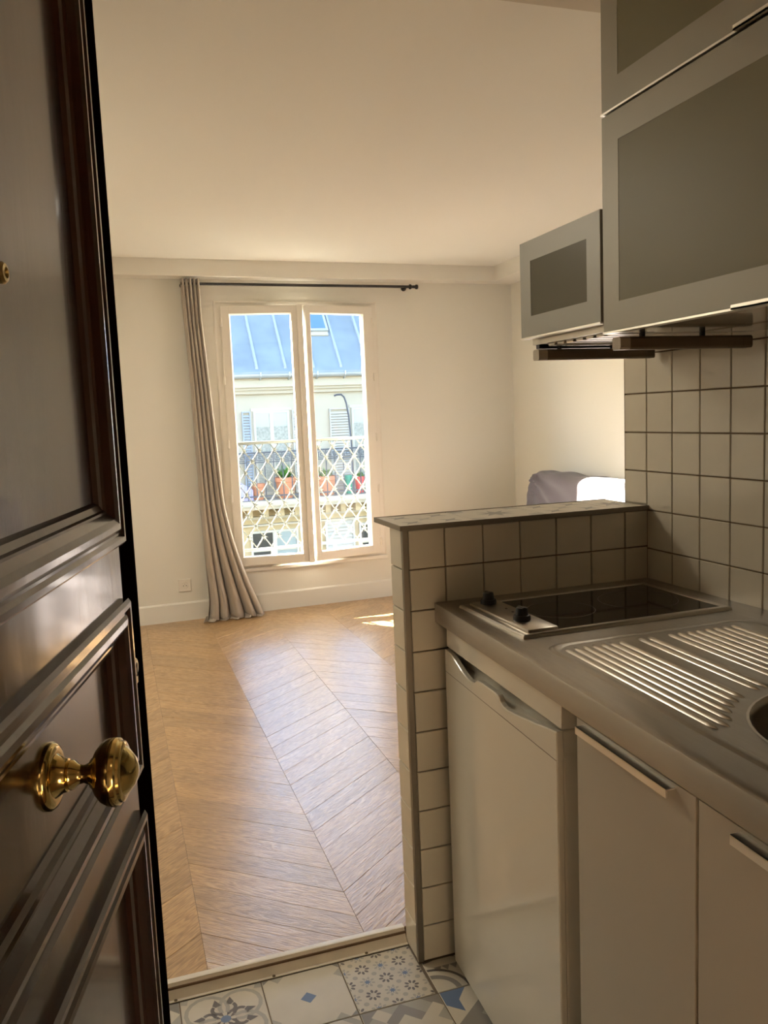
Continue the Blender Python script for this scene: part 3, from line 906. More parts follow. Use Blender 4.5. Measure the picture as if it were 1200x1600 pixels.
# extractor hood under small cabinet
hd = thing('extractor_hood', 'slim extractor hood hanging below the small wall cabinet', 'hood', T(0.68, -.18, 1.545))
MB().box(UX + .030, 0.850, -.350, -.006, 1.556, 1.5715).build('housing', M['steel2'], hd, I4)
for i in range(7):
    y = -.055 - i * .042
    MB().bbox(UX + .045, 0.835, y - .030, y, 1.5495, 1.557, .002).build('filter_slat', M['steel2'], hd, I4)
MB().bbox(UX + .035, 0.845, -.030, -.012, 1.546, 1.557, .002).build('lip', M['blackplastic'], hd, I4)
for (y, z) in ((-.047, 1.5165), (-.385, 1.5130)):
    sr = MB()
    oct_ = [(y - .014, z + .004), (y - .011, z), (y + .011, z), (y + .014, z + .004), (y + .014, z + .022), (y + .010, z + .026), (y - .010, z + .026), (y - .014, z + .022)]
    sr.prism(oct_, UX + .040, 0.822, 'x')
    so_ = sr.build('side_rail', M['darkbar'], hd, I4)
    cp = MB().prism([(a + (.0006 if a > y else -.0006), b) for a, b in oct_], UX + .016, UX + .040, 'x')
    cp.build('end_cap', M['barcap'], so_, I4)
    cp = MB().prism([(a + (.0008 if a > y else -.0008), b) for a, b in oct_], 0.822, 0.845, 'x')
    cp.build('end_cap', M['darkbar'], so_, I4)
    for x in (.585, .735):
        MB().lathe([(.006, 0), (.006, .024)], (x, y + (.008 if y > -.2 else .010), z + .0255), n=10).build('hanger', M['blackplastic'], hd, I4)

# ------------------------------------------------------------------ entrance door (open, at left)
dth = math.radians(13.25)
DM = Matrix(((math.sin(dth), -math.cos(dth), 0, -0.5475), (math.cos(dth), math.sin(dth), 0, -1.0455), (0, 0, 1, 0), (0, 0, 0, 1)))
# local x: hinge -> free edge, local -y: the side with the knob
dd = link('door_1', None, None, DM)
struct(dd, 'dark burgundy panelled entrance door standing open, brass knob', 'door')
PX = 0.297
panels = [(0.10, 0.888), (0.945, 1.178), (1.250, 2.02)]
rails = [(0.012, 0.10), (0.888, 0.945), (1.178, 1.250), (2.02, 2.10)]
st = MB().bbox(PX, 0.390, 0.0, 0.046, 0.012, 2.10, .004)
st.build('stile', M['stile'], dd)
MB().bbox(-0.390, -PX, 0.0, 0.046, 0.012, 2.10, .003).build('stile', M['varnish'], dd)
for a, b in rails:
    MB().box(-PX, PX, 0.0, 0.046, a, b).build('rail', M['varnish'], dd)
for i, (a, b) in enumerate(panels):
    MB().box(-PX, PX, 0.012, 0.034, a, b).build('panel', M['varnish'], dd)
    mo = MB().ring(-PX, PX, a, b, [(0, .001), (0, -.007), (.004, -.011), (.010, -.011), (.014, -.007), (.017, -.007), (.022, -.010), (.029, -.0105), (.036, -.007),
                                   (.044, .001), (.047, .001), (.049, .004), (.056, .0065), (.060, .0125)])
    mo.build('moulding', M['varnish'], dd, smooth=False)
kz = 1.069
ros = MB().lathe([(.0325, .0125), (.0325, .009), (.030, .0055), (.026, .004), (.021, .0045), (.019, .002), (.0165, -.002), (.0155, -.006), (.012, -.007)], (0, 0, kz), 'y', 36)
kn = MB().lathe([(.013, -.005), (.0145, -.009), (.0135, -.012), (.0095, -.016), (.0085, -.021), (.0105, -.026), (.014, -.028), (.0155, -.030), (.022, -.033), (.0285, -.0385), (.0320, -.045),
                 (.0330, -.051), (.0315, -.055), (.029, -.0565), (.0285, -.059), (.026, -.0605), (.0235, -.0605), (.020, -.064), (.013, -.0695), (.006, -.072), (.001, -.0725)], (0, 0, kz), 'y', 40)
ko = kn.build('knob', M['brass'], dd, smooth=True)
ro2 = ros.build('rosette', M['brass'], ko, smooth=True)
ko['label'] = 'polished brass door knob'
pe = MB().lathe([(.010, .012), (.010, .007), (.008, .0045), (.005, .004), (.0045, .007)], (-0.014, 0, 1.539), 'y', 20).build('peephole', M['brassold'], dd, smooth=True)
es = MB().lathe([(.012, .0), (.012, -.0015), (.010, -.003), (.005, -.003)], (0.333, 0, 1.075), 'y', 20)
es.prism([(.327, 1.052), (.339, 1.052), (.340, 1.072), (.326, 1.072)], -.0022, 0.0, 'y')
eso = es.build('escutcheon', M['brassold'], dd, smooth=True)
MB().lathe([(.004, -.002), (.004, -.0034)], (0.333, 0, 1.077), 'y', 12).box(.3315, .3345, -.0034, -.002, 1.062, 1.077).build('keyhole', M['hole'], eso)

# ------------------------------------------------------------------ window
win = struct(link('window_1', None, None, WM @ T((WX0 + WX1) / 2, 0, WZ0)), 'tall white double casement window, both leaves ajar', 'window')
WI = WM
fr_ = MB()
def rect_frame(mb, x0, x1, z0, z1, w, y0, y1, wb=None, b=.003):
    wb = wb or w
    mb.bbox(x0, x0 + w, y0, y1, z0, z1, b).bbox(x1 - w, x1, y0, y1, z0, z1, b)
    mb.bbox(x0 + w - b, x1 - w + b, y0, y1, z0, z0 + wb, b).bbox(x0 + w - b, x1 - w + b, y0, y1, z1 - w, z1, b)
    return mb
rect_frame(fr_, WX0, WX1, WZ0, WZ1, .034, -.010, .052)
fr_.build('frame', M['pvc'], win, WI)
arch = MB().ring(WX0 - .016, WX1 + .016, WZ0 - .004, WZ1 + .012, [(0, .0), (0, -.006), (.012, -.010), (.020, -.010), (.020, .0)])
arch.build('architrave', M['pvc'], win, WI)
MB().bbox(WX0 - .02, WX1 + .02, -.022, .01, WZ0 - .020, WZ0 + .004, .003).build('sill_board', M['pvc'], win, WI)
def leaf(x0, x1, gx0, gx1, basis, name='casement'):
    z0, z1 = WZ0 + .026, WZ1 - .026
    gz0, gz1 = 0.432, 2.133
    mb = MB()
    y0, y1 = -.022, .036
    mb.bbox(x0, gx0, y0, y1, z0, z1, .003).bbox(gx1, x1, y0, y1, z0, z1, .003)
    mb.bbox(gx0 - .002, gx1 + .002, y0, y1, z0, gz0, .003).bbox(gx0 - .002, gx1 + .002, y0, y1, gz1, z1, .003)
    lo_ = mb.build(name, M['pvc'], win, basis)
    bead = MB().ring(gx0 - .002, gx1 + .002, gz0 - .002, gz1 + .002, [(0, -.0225), (.003, -.024), (.006, -.022), (.013, -.006), (.013, .004)])
    bead.build('glazing_bead', M['pvc'], lo_, basis)
    MB().box(gx0 - .004, gx1 + .004, .004, .010, gz0 - .004, gz1 + .004).build('pane', M['glass'], lo_, basis)
    return lo_
AJ = math.radians(-10.0)
LH, RH = 0.296, 1.391
LB = WI @ T(LH, -.012, 0) @ Matrix.Rotation(AJ, 4, 'Z') @ T(-LH, .012, 0)
RB = WI @ T(RH, -.012, 0) @ Matrix.Rotation(-AJ, 4, 'Z') @ T(-RH, .012, 0)
l1 = leaf(LH, LH + .552, LH + .054, LH + .484, LB)
l2 = leaf(RH - .532, RH, RH - .500, RH - .071, RB)
MB().bbox(LH + .520, LH + .560, -.034, -.020, WZ0 + .022, WZ1 - .022, .004).build('cover_strip', M['pvc'], l1, LB)
hg = MB().tube([(0, 0, -.028), (0, 0, .028)], .0075, 10).box(-.010, .010, -.001, .006, -.022, .022).mesh('hinge', M['pvc'])
for z in (2.075, 1.68, 1.24, 0.86, 0.46):
    link('hinge', hg, win, WI @ T(WX1 - .028, -.026, z))
    link('hinge', hg, win, WI @ T(WX0 + .028, -.026, z))
# outside stone sill (part of the window)
MB().bbox(WX0 - .0, WX1 + .0, .052, WT + .04, WZ0 - .05, WZ0 + .012, .004).build('stone_sill', M['pvc_out'], win, WI)

# ---- balcony guard outside the window: diamond lattice
RY = 0.285
rg = thing('window_guard', 'pale cast iron lattice guard outside the window', 'railing', WI @ T((WX0 + WX1) / 2, RY, 0.42))
RX0, RX1, RZ0, RZ1 = WX0 + .002, WX1 - .002, 0.440, 1.222
MB().bbox(RX0, RX1, RY - .020, RY + .020, RZ1, RZ1 + .022, .005).build('top_rail', M['iron'], rg, WI)
MB().bbox(RX0, RX1, RY - .010, RY + .010, RZ0 - .012, RZ0 + .006, .003).build('bottom_rail', M['iron'], rg, WI)
for x in (RX0 + .012, RX1 - .012):
    MB().bbox(x - .010, x + .010, RY - .010, RY + .010, RZ0, RZ1, .002).build('post', M['iron'], rg, WI)
MB().tube([(1.0, RY - .030, RZ0 - .03), (1.0, RY - .030, .95), (1.0, RY - .030, RZ1 - .02), (.99, RY - .02, RZ1)], .0085, 8).build('stay', M['iron'], rg, WI)
MB().bbox(.925, 1.02, RY - .042, RY - .018, .935, .947, .002).build('latch', M['iron'], rg, WI)
for x in (.40, .63, .86, 1.0, 1.12, 1.33):
    MB().bbox(x - .012, x + .012, RY - .008, RY + .008, WZ0 + .010, RZ0 - .010, .002).build('foot', M['iron'], rg, WI)
LW, LHH = 0.1135, 0.162
x_org = 0.455
ros_me = MB().lathe([(.0135, -.010), (.010, -.013), (.004, -.015)], (0, 0, 0), 'y', 10)
for k in range(4):
    a = k * PI / 2
    for s in (-1, 1):
        pass
    ros_me.add([(math.cos(a) * .008 - math.sin(a) * .006, -.008, math.sin(a) * .008 + math.cos(a) * .006), (math.cos(a) * .028, -.010, math.sin(a) * .028),
                (math.cos(a) * .008 + math.sin(a) * .006, -.008, math.sin(a) * .008 - math.cos(a) * .006), (math.cos(a) * .012, -.016, math.sin(a) * .012)],
               [(0, 1, 3), (1, 2, 3), (0, 2, 1)])
ros_me = ros_me.mesh('rosette', M['iron'])
ztop = RZ1 - .045
def bar_pts(x, dirn):
    """line through (x, ztop) with slope, clipped to the guard rectangle"""
    sl = dirn * LW / LHH
    pts = []
    za, zb = RZ0, RZ1
    f_ = lambda z: x + (ztop - z) * sl
    za2, zb2 = za, zb
    for lim in (RX0 + .01, RX1 - .01):
        z = ztop - (lim - x) / sl
        pts.append(z)
    lo_z, hi_z = min(pts), max(pts)
    z0, z1 = max(za, lo_z), min(zb, hi_z)
    if z1 - z0 < .03: return None
    return (f_(z0), z0), (f_(z1), z1)
for dirn, yy in ((1, RY - .004), (-1, RY + .004)):
    for i in range(-14, 24):
        p = bar_pts(x_org + i * LW, dirn)
        if not p: continue
        (xa, za), (xb, zb) = p
        MB().tube([(xa, yy, za), (xb, yy, zb)], .0048, 6).build('lattice_bar', M['iron'], rg, WI)
for r in range(0, 11):
    z = ztop - r * LHH / 2
    if z < RZ0 + .01: break
    for i in range(-3, 10):
        x = x_org + i * LW + (LW / 2 if r % 2 else 0)
        if RX0 + .02 < x < RX1 - .02:
            link('rosette', ros_me, rg, WI @ T(x, RY - .004, z))

# ------------------------------------------------------------------ curtain and rod
rdy = -.085
rod = thing('curtain_rod', 'thin black metal curtain rod above the window', 'curtain rod', WI @ T(.9, 0, 2.32))
MB().tube([(.035, rdy, 2.320), (1.665, rdy, 2.320)], .0095, 12).build('pole', M['rod'], rod, WI, smooth=True)
MB().lathe([(.0095, 0), (.017, .004), (.019, .012), (.014, .020), (.010, .024), (.011, .050), (.017, .054), (.017, .066), (.012, .070)], (1.665, rdy, 2.320), 'x', 16).build('finial', M['rod'], rod, WI, smooth=True)
for x in (0.055, 1.655):
    MB().tube([(x, 0, 2.32), (x, rdy, 2.32)], .007, 8).lathe([(.020, 0), (.020, -.006), (.010, -.008)], (x, 0, 2.32), 'y', 14).build('bracket', M['rod'], rod, WI)
NU, NV = 120, 60
cv = []
for j in range(NV + 1):
    v = j / NV
    z = 2.352 - v * (2.352 - (ZF + .004))
    le = 0.030 + 0.050 * max(0, min(1, (v - .0) / .3)) ** 1.0 * .4 + 0.012 * v
    ri = 0.152 + 0.010 * v + 0.115 * max(0, v - .12) + 0.20 * max(0, (v - .62) / .38) ** 1.7
    if v > .93: le -= .028 * ((v - .93) / .07) ** 1.5
    amp = 0.030 + .018 * v
    nf = 5.0
    for i in range(NU + 1):
        u = i / NU
        us = u + 0.035 * math.sin(2 * PI * (u * 1.5 + .15)) * v
        x = le + (ri - le) * us
        ph = 2 * PI * nf * u + 0.5 * math.sin(3 * v + 4 * u)
        y = rdy + amp * math.sin(ph) + 0.010 * math.sin(9 * u + 5 * v) * v - .035 * v * v
        x += 0.012 * math.cos(ph) * (0.35 + .65 * v)
        cv.append((x, min(y, -.022), z + (0.010 * abs(math.sin(ph * .5)) * (1 if v > .985 else 0))))
cf_ = [(j * (NU + 1) + i, j * (NU + 1) + i + 1, (j + 1) * (NU + 1) + i + 1, (j + 1) * (NU + 1) + i) for j in range(NV) for i in range(NU)]
cur = thing('curtain', 'grey beige linen curtain bunched at left of window', 'curtain', WI @ T(.2, rdy, ZF))
co = MB().add(cv, cf_).mesh('cloth', M['linen'])
co.shade_smooth()
co = link('cloth', co, cur, WI)
sm = co.modifiers.new('thick', 'SOLIDIFY'); sm.thickness = .0025
# hem spread on the floor
hem = []
NH = 60
for j in range(9):
    w = j / 8
    for i in range(NH + 1):
        u = i / NH
        ph = 2 * PI * 5 * u
        x = 0.045 + (0.455 - 0.045) * u - .02 * w
        y = -.125 + .048 * math.sin(ph) - .050 * w * (0.6 + .4 * math.sin(ph + .8))
        z = ZF + .006 + .020 * (1 - w) ** 2 + .004 * math.sin(ph * 1.0 + 3 * w)
        hem.append((x, min(y, -.022), max(z, ZF + .002)))
hf = [(j * (NH + 1) + i, j * (NH + 1) + i + 1, (j + 1) * (NH + 1) + i + 1, (j + 1) * (NH + 1) + i) for j in range(8) for i in range(NH)]
he = MB().add(hem, hf).mesh('hem', M['linen']); he.shade_smooth()
he = link('hem', he, cur, WI)
he.modifiers.new('thick', 'SOLIDIFY').thickness = .003

# ---- wall socket
so1 = thing('wall_socket', 'square white power socket low on the wall left of curtain', 'socket', WI @ T(-.067, 0, .278))
MB().bbox(-.110, -.024, -.010, 0, .235, .321, .003).build('plate', M['plug'], so1, WI)
MB().lathe([(.026, -.010), (.025, -.0125), (.022, -.0125), (.0205, -.0105), (.006, -.0104)], (-.067, 0, .278), 'y', 28).build('well', M['plug'], so1, WI, smooth=True)
for dx in (-.0095, .0095):
    MB().lathe([(.0030, -.0100), (.0030, -.0115)], (-.067 + dx, 0, .276), 'y', 10).build('contact', M['hole'], so1, WI)
MB().lathe([(.0028, -.010), (.0028, -.018), (.001, -.019)], (-.067, 0, .2885), 'y', 10).build('earth_pin', M['steel2'], so1, WI)

# ------------------------------------------------------------------ sofa
sf = thing('sofa', 'sofa under a mauve grey cotton cover behind the half wall', 'sofa', T(2.13, 2.55, ZF))
SY0, SY1 = 1.55, 3.38
def soft_box(x0, x1, y0, y1, z0, z1, r, amp, seed, nseg=26, folds=None):
    bm = bmesh.new()
    bmesh.ops.create_cube(bm, size=1)
    bmesh.ops.subdivide_edges(bm, edges=bm.edges[:], cuts=nseg, use_grid_fill=True)
    sx, sy, sz = (x1 - x0) / 2, (y1 - y0) / 2, (z1 - z0) / 2
    c = Vector(((x0 + x1) / 2, (y0 + y1) / 2, (z0 + z1) / 2))
    for v in bm.verts:
        p = Vector((v.co.x * 2 * sx, v.co.y * 2 * sy, v.co.z * 2 * sz))
        q = Vector((max(-sx + r, min(sx - r, p.x)), max(-sy + r, min(sy - r, p.y)), max(-sz + r, min(sz - r, p.z))))
        d = p - q
        nrm = d.normalized() if d.length > 1e-6 else Vector((0, 0, 1))
        if d.length > 1e-6: p = q + nrm * r
        w = c + p
        h = amp * noise.noise(w * 3.1 + Vector((seed, 0, 0)))
        if folds: h += folds(w)
        v.co = w + nrm * h
        if folds and w.y > y1 - .22: v.co.y += (z1 - w.z) * .42 * (w.y - y1 + .22) / .22
    bm.verts.index_update()
    mb = MB().add([v.co for v in bm.verts], [[v.index for v in f.verts] for f in bm.faces])
    bm.free()
    return mb
def back_folds(w):
    """tension folds fanning from the top corner of the loose cover"""
    dy, dz = 3.36 - w.y, .95 - w.z
    ang = math.atan2(dz + .02, dy + .05)
    rad = math.hypot(dy, dz)
    fan = math.exp(-rad / .30) * .020 * math.sin(17 * ang) * min(1, rad / .08)
    return fan + .0035 * math.sin(15 * (w.y + w.z * .9)) + .003 * math.sin(31 * (w.y * .6 - w.z))
def bp_(name, mb, m, **k): return mb.build(name, m, sf, I4, smooth=True)
bp_('backrest', soft_box(2.30, 2.505, SY0, SY1, .40, .957, .065, .006, 3, 60, back_folds), M['cover'])
bp_('seat', soft_box(1.70, 2.34, SY0 + .16, SY1 - .16, .22, .46, .06, .012, 5), M['cover'])
bp_('armrest', soft_box(1.70, 2.36, SY0, SY0 + .19, .12, .62, .07, .012, 8), M['cover'])
bp_('armrest', soft_box(1.70, 2.36, SY1 - .19, SY1, .12, .62, .07, .012, 9), M['cover'])
bp_('base', soft_box(1.72, 2.48, SY0 + .02, SY1 - .02, .09, .25, .02, .003, 12), M['cover'])
for x in (1.78, 2.42):
    for y in (SY0 + .1, SY1 - .1):
        MB().lathe([(.018, 0), (.026, .066)], (x, y, ZF), n=12).build('leg', M['varnish'], sf, I4)

# ------------------------------------------------------------------ added fill lamps, out of view, to brighten the interior
def fill_lamp(label, x, y, z, watts, size=.30):
    l = thing('fill_lamp', label, 'fill lamp', T(x, y, z))
    MB().lathe([(size * .55, 0), (size * .55, -.015), (size * .50, -.02)], (x, y, z), n=32).build('mount', M['pvc'], l, I4)
    MB().lathe([(size * .5, -.018), (size * .5, -.05), (size * .42, -.070), (size * .2, -.080), (.01, -.082)], (x, y, z), n=32).build('shade', M['opal'], l, I4, smooth=True)
    d = bpy.data.lights.new('fill_light', 'AREA')
    d.shape = 'DISK'; d.size = size * 1.2; d.energy = watts; d.color = (1.0, 0.90, 0.75)
    o = bpy.data.objects.new('fill_light', d); col.objects.link(o)
    o.location = (x, y, z - .095)
    return l
fill_lamp('added round opal fill lamp over the sofa corner', 1.75, 1.2, ZC, 3.5)
fill_lamp('added round opal fill lamp left of the entrance door', -1.0, 1.6, ZC, 21, .6)
fill_lamp('added round opal fill lamp on the landing', -0.2, -2.6, 2.46, 0.15)

# landing outside the flat
struct(MB().box(-1.9, 1.9, -3.9, -1.58, -0.08, 0.0).build('floor_landing', M['lfloor']), 'dark landing floor outside the flat', 'floor')
struct(MB().box(-1.9, 1.9, -4.0, -3.9, -0.08, 2.6).box(-2.0, -1.9, -4.0, -1.58, -0.08, 2.6).box(1.9, 2.0, -4.0, -1.58, -0.08, 2.6).build('wall_landing', M['landing']), 'walls of the landing', 'wall')
struct(MB().box(-2.0, 2.0, -4.0, -1.58, 2.46, 2.6).build('ceiling_landing', M['landing']), 'landing ceiling', 'ceiling')

# ------------------------------------------------------------------ the building across the street
FYB = 17.0
bld = thing('apartment_building', 'cream apartment building with blue zinc roof across the street', 'building', T(3.5, FYB, -12))
MB().box(-9, 16, FYB, FYB + 6, -0.38, 2.28).build('upper_wall', M['stone'], bld, I4)
MB().box(-9, 16, FYB + .05, FYB + 6, -12, -0.38).build('lower_wall', M['stone2'], bld, I4)
for z0, z1, pr in ((1.98, 2.06, .10), (2.06, 2.12, .16), (2.12, 2.26, .22)):
    MB().box(-9, 16, FYB - pr, FYB + .02, z0, z1).build('cornice', M['moulding'], bld, I4)
MB().box(-9, 16, FYB - .20, FYB + .02, 2.26, 2.405).build('fascia', M['moulding'], bld, I4)
# roof
RS = math.atan2(1.35, 1.2)
rb = MB().prism([(FYB - .26, 2.40), (FYB - .26, 2.46), (FYB + 3.2, 2.46 + 3.46 * 1.125), (FYB + 6, 2.46 + 3.46 * 1.125), (FYB + 6, 2.28), (FYB + .0, 2.28)], -9, 16, 'x')
roof = rb.build('roof', M['zinc'], bld, I4)
def roof_z(y): return 2.46 + (y - FYB + .26) * 1.125
k0 = 2.722
SPC = 0.648
for i in range(-14, 20):
    x = k0 + i * SPC
    MB().add([(x - .035, FYB - .20, roof_z(FYB - .20)), (x + .035, FYB - .20, roof_z(FYB - .20)), (x + .025, FYB - .20, roof_z(FYB - .20) + .055), (x - .025, FYB - .20, roof_z(FYB - .20) + .055),
              (x - .035, FYB + 3.15, roof_z(FYB + 3.15)), (x + .035, FYB + 3.15, roof_z(FYB + 3.15)), (x + .025, FYB + 3.15, roof_z(FYB + 3.15) + .055), (x - .025, FYB + 3.15, roof_z(FYB + 3.15) + .055)],
             [(0, 1, 2, 3), (1, 5, 6, 2), (2, 6, 7, 3), (3, 7, 4, 0), (4, 7, 6, 5)]).build('seam', M['zseam'], roof, I4)
ysm = FYB + 1.02
MB().box(-9, 16, ysm, ysm + .03, roof_z(ysm) - .01, roof_z(ysm) + .045).build('cross_seam', M['zinc'], roof, I4)
# skylight
def on_roof(x, y, h): return (x, y - h * math.sin(RS), roof_z(y) + h * math.cos(RS))
def roof_box(x0, x1, y0, y1, h0, h1):
    vs = [on_roof(x, y, h) for h in (h0, h1) for y in (y0, y1) for x in (x0, x1)]
    return MB().add(vs, [(0, 2, 3, 1), (4, 5, 7, 6), (0, 1, 5, 4), (2, 6, 7, 3), (0, 4, 6, 2), (1, 3, 7, 5)])
sk = roof_box(3.92, 4.60, FYB + .57, FYB + 1.60, .0, .07).build('skylight', M['gutter'], roof, I4)
roof_box(3.98, 4.54, FYB + .62, FYB + 1.54, .065, .078).build('pane', M['skypane'], sk, I4)
roof_box(3.95, 4.58, FYB + .49, FYB + .565, .0, .03).build('flashing', M['moulding'], sk, I4)
# gutter
g = MB()
gp = [(FYB - .28 + .085 * math.cos(a), 2.40 + .085 * math.sin(a)) for a in [PI + PI * k / 10 for k in range(11)]]
gp2 = [(FYB - .28 + .078 * math.cos(a), 2.40 + .078 * math.sin(a)) for a in [2 * PI - PI * k / 10 for k in range(11)]]
g.prism(gp + gp2, -9, 16, 'x')
gu = g.build('gutter', M['gutter'], bld, I4)
for i in range(-14, 20):
    x = k0 + .05 + i * SPC
    MB().tube([(x, FYB - .37, 2.44), (x, FYB - .375, 2.36), (x, FYB - .30, 2.30), (x, FYB - .1, 2.27), (x, FYB, 2.26)], .018, 6).build('bracket', M['gutter'], gu, I4)
# upper windows with shutters
def facade_window(xc, zt, zb, w, panes=True, shL=True, shR=True, gl=M['shutter'], gr=M['shutter'], swl=.26):
    wd = MB().box(xc - w / 2 - .05, xc + w / 2 + .05, FYB - .03, FYB + .01, zt, zt + .06)
    rect_frame(wd, xc - w / 2, xc + w / 2, zb, zt, .055, FYB - .02, FYB + .02, b=.004)
    wd.box(xc - .045, xc + .045, FYB - .025, FYB + .02, zb + .05, zt - .05)
    wo_ = wd.build('window', M['wframe'], bld, I4)
    for s in (-1, 1):
        a, b = (xc - w / 2 + .055, xc - .045) if s < 0 else (xc + .045, xc + w / 2 - .055)
        MB().box(a, b, FYB - .008, FYB + .004, zb + .055, zt - .055).build('pane', M['wpane'], wo_, I4)
        MB().box(a, b, FYB - .014, FYB - .007, zb + .06, zt - .36).build('railing_reflection', M['pane_refl'], wo_, I4)
    for s, on, mm in ((-1, shL, gl), (1, shR, gr)):
        if not on: continue
        sw = swl if s < 0 else .26
        x0 = xc - w / 2 - .06 - sw if s < 0 else xc + w / 2 + .06
        shm = MB(); rect_frame(shm, x0, x0 + sw, zb, zt, .03, FYB - .06, FYB - .025, b=.003)
        sho = shm.build('shutter', mm, bld, I4)
        n = int((zt - zb - .06) / .062)
        sl = MB().add([(x0 + .03, FYB - .055, 0), (x0 + sw - .03, FYB - .055, 0), (x0 + sw - .03, FYB - .028, .045), (x0 + .03, FYB - .028, .045),
                       (x0 + .03, FYB - .045, -.004), (x0 + sw - .03, FYB - .045, -.004), (x0 + sw - .03, FYB - .018, .041), (x0 + .03, FYB - .018, .041)],
                      [(0, 1, 2, 3), (7, 6, 5, 4), (0, 4, 5, 1), (3, 2, 6, 7)]).mesh('slat', mm)
        for k in range(n):
            link('slat', sl, sho, T(0, 0, zb + .034 + k * .062))
for k, xc in enumerate((-3.9, -1.6, 0.72, 3.02, 5.33, 7.65)):
    facade_window(xc, 1.600, -0.30, .83, gl=M['shutter_g'] if k == 3 else M['shutter'], swl=.20 if k == 3 else .48)
# balcony slab and its iron railing
bs = MB().box(-9, 16, FYB - .70, FYB + .1, -.50, -.38).box(-9, 16, FYB - .62, FYB + .1, -.58, -.50).build('balcony_slab', M['moulding'], bld, I4)
for i in range(-20, 36):
    x = 2.35 + i * .36
    MB().box(x - .06, x + .06, FYB - .40, FYB + .06, -.78, -.58).build('corbel', M['stone2'], bs, I4)
for z0, z1 in ((-.86, -.80), (-1.02, -.98)):
    MB().box(-9, 16, FYB - .08, FYB + .06, z0, z1).build('string_course', M['moulding'], bld, I4)
BYR = FYB - .62
br_ = MB().box(-9, 16, BYR - .025, BYR + .025, .66, .70).build('balcony_railing', M['blackiron'], bld, I4)
MB().box(-9, 16, BYR - .012, BYR + .012, .46, .48).box(-9, 16, BYR - .012, BYR + .012, -.30, -.27).build('rail_bar', M['blackiron'], br_, I4)
bal = MB().box(-.010, .010, -.010, .010, -.38, .66).mesh('baluster', M['blackiron'])
for i in range(-30, 48):
    link('baluster', bal, br_, T(2.3 + i * .20, BYR, 0))
fret = MB()
for (a, b, c, d) in ((-.075, .075, .505, .520), (-.075, .075, .625, .640), (-.075, -.060, .505, .640), (.060, .075, .545, .640), (-.03, .03, .545, .560), (-.03, -.015, .545, .60), (-.03, .075, .59, .605)):
    fret.box(a, b, -.006, .006, c, d)
fret = fret.mesh('fret', M['blackiron'])
for i in range(-20, 38):
    link('fret', fret, br_, T(2.4 + i * .20, BYR, 0))
# lower floor windows
for k, xc in enumerate((-2.2, 0.35, 2.95, 5.55)):
    z1, z0 = -1.14, -2.9
    w0 = MB(); rect_frame(w0, xc - .56, xc + .56, z0, z1, .05, FYB + .00, FYB + .045, b=.004)
    w0.box(xc - .045, xc + .045, FYB - .01, FYB + .045, z0 + .05, z1 - .05)
    lw = w0.build('window', M['wframe'], bld, I4)
    MB().box(xc - .51, xc - .045, FYB + .03, FYB + .046, z0 + .05, z1 - .05).build('pane', M['darkpane'], lw, I4)
    MB().box(xc + .045, xc + .51, FYB + .03, FYB + .046, z0 + .05, z1 - .05).build('pane', M['greypane'], lw, I4)
    MB().box(xc - .62, xc + .62, FYB - .05, FYB + .06, z0 - .08, z0).build('sill', M['moulding'], bld, I4)
    MB().box(xc - .56, xc + .56, FYB + .005, FYB + .03, -1.62, -1.56).build('window_bar', M['moulding'], lw, I4)
for x0 in (4.15, 6.25):
    shm = MB(); rect_frame(shm, x0, x0 + .72, -2.9, -1.0, .05, FYB - .03, FYB + .03, b=.004)
    sho = shm.build('shutter', M['shutter'], bld, I4)
    sl = MB().add([(x0 + .05, FYB - .025, 0), (x0 + .67, FYB - .025, 0), (x0 + .67, FYB + .015, .07), (x0 + .05, FYB + .015, .07)], [(0, 1, 2, 3)]).mesh('slat', M['shutter'])
    for k in range(22): link('slat', sl, sho, T(0, 0, -2.84 + k * .082))

# pole bent over the balcony
pl = MB().tube([(4.44, FYB - .30, 1.875), (4.50, FYB - .32, 1.90), (4.60, FYB - .34, 1.90), (4.66, FYB - .36, 1.84), (4.70, FYB - .38, 1.70), (4.735, FYB - .42, 1.40), (4.75, FYB - .48, .80), (4.755, FYB - .50, -.375)], .020, 8)
tag(pl.build('bent_pole', M['blackiron'], None, I4, smooth=True), 'dark thin bent pole rising from the opposite balcony', 'pole')
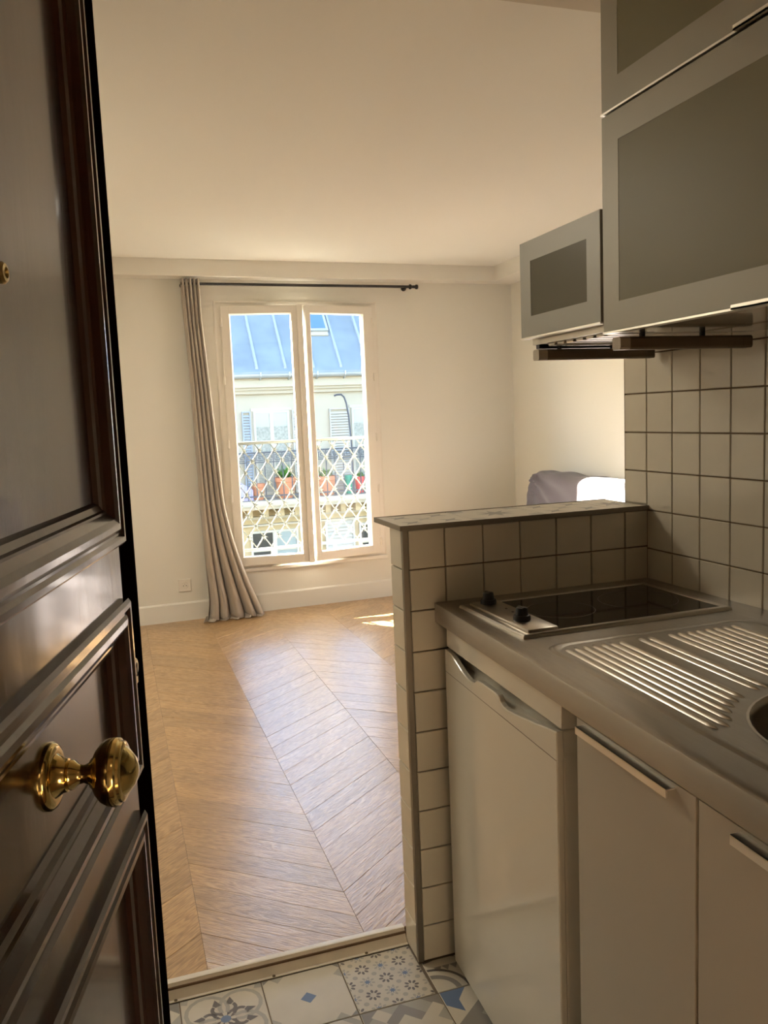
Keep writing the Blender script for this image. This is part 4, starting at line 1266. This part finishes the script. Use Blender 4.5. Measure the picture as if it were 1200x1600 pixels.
# pots and plants on the balcony
def leaves(mb, cx, cy, z, rx, rz, n, ln):
    for i in range(n):
        a = random.uniform(0, 2 * PI); tilt = random.uniform(.15, 1.15)
        r0 = rx * .35 * random.random()
        p = Vector((cx + r0 * math.cos(a), cy + r0 * math.sin(a) * .6, z))
        d = Vector((math.cos(a) * math.sin(tilt), math.sin(a) * math.sin(tilt), math.cos(tilt)))
        L_ = ln * random.uniform(.6, 1.0)
        sd = d.cross(Vector((0, 0, 1))).normalized() * .022
        mid = p + d * L_ * .55 + Vector((0, 0, .02)); tip = p + d * L_ - Vector((0, 0, .06 * tilt))
        mb.add([p - sd * .4, p + sd * .4, mid + sd, mid - sd, tip], [(0, 1, 2, 3), (3, 2, 4)])
def pot(label, x0, x1, z0, z1, m, kind, group='pots on the balcony across the street'):
    t = thing('flower_pot', label, 'flower pot', T((x0 + x1) / 2, FYB - .28, z0), group)
    cx, cy, h, w = (x0 + x1) / 2, FYB - .30, z1 - z0, (x1 - x0) / 2
    MB().lathe([(w * .68, 0), (w * .70, .01), (w * .90, h * .78), (w, h * .80), (w, h), (w * .88, h), (w * .86, h * .9)], (cx, cy, z0), n=20).build('pot', m, t, I4, smooth=True)
    if kind:
        lm = MB(); leaves(lm, cx, cy, z1 - .03, w * 1.2, .3, 90, kind[1])
        f_ = lm.build('foliage', kind[0], t, I4, recalc=False)
    return t
ZB = -.378
pot('terracotta pot with bright green plant left of the window mullion', 2.96, 3.46, ZB, .09, M['terracotta'], (M['leaf'], .40))
pot('terracotta pot with olive plant right of the window mullion', 3.90, 4.40, ZB, .06, M['terracotta'], (M['leaf2'], .26))
pot('small bare terracotta pot at the left end of the balcony', 2.42, 2.74, ZB, -.02, M['terracotta'], None)
pot('red plastic pot near the right window jamb', 4.84, 5.08, ZB, .0, M['redpot'], (M['leaf2'], .18))
pot('dark green plastic pot beside the red one', 4.60, 4.80, ZB, .04, M['greenpot'], None)
lil = MB()
for k in range(6):
    x = 2.16 + k * .045
    lil.add([(x, FYB - .5 + .03 * (k % 2), .04 - k * .03), (x + .045, FYB - .5 + .03 * ((k + 1) % 2), .01 - k * .03), (x + .045, FYB - .5 + .03 * ((k + 1) % 2), -.372), (x, FYB - .5 + .03 * (k % 2), -.372)], [(0, 1, 2, 3)])
lo2 = tag(lil.build('cloth', M['lilac'], None, I4), 'lilac cloth at the left end of the opposite balcony', 'cloth')
lo2.modifiers.new('thick', 'SOLIDIFY').thickness = .012
# street
struct(MB().box(-40, 40, 4.6, 17.1, -12.1, -12.0).build('ground', M['asphalt']), 'street far below the window', 'street')
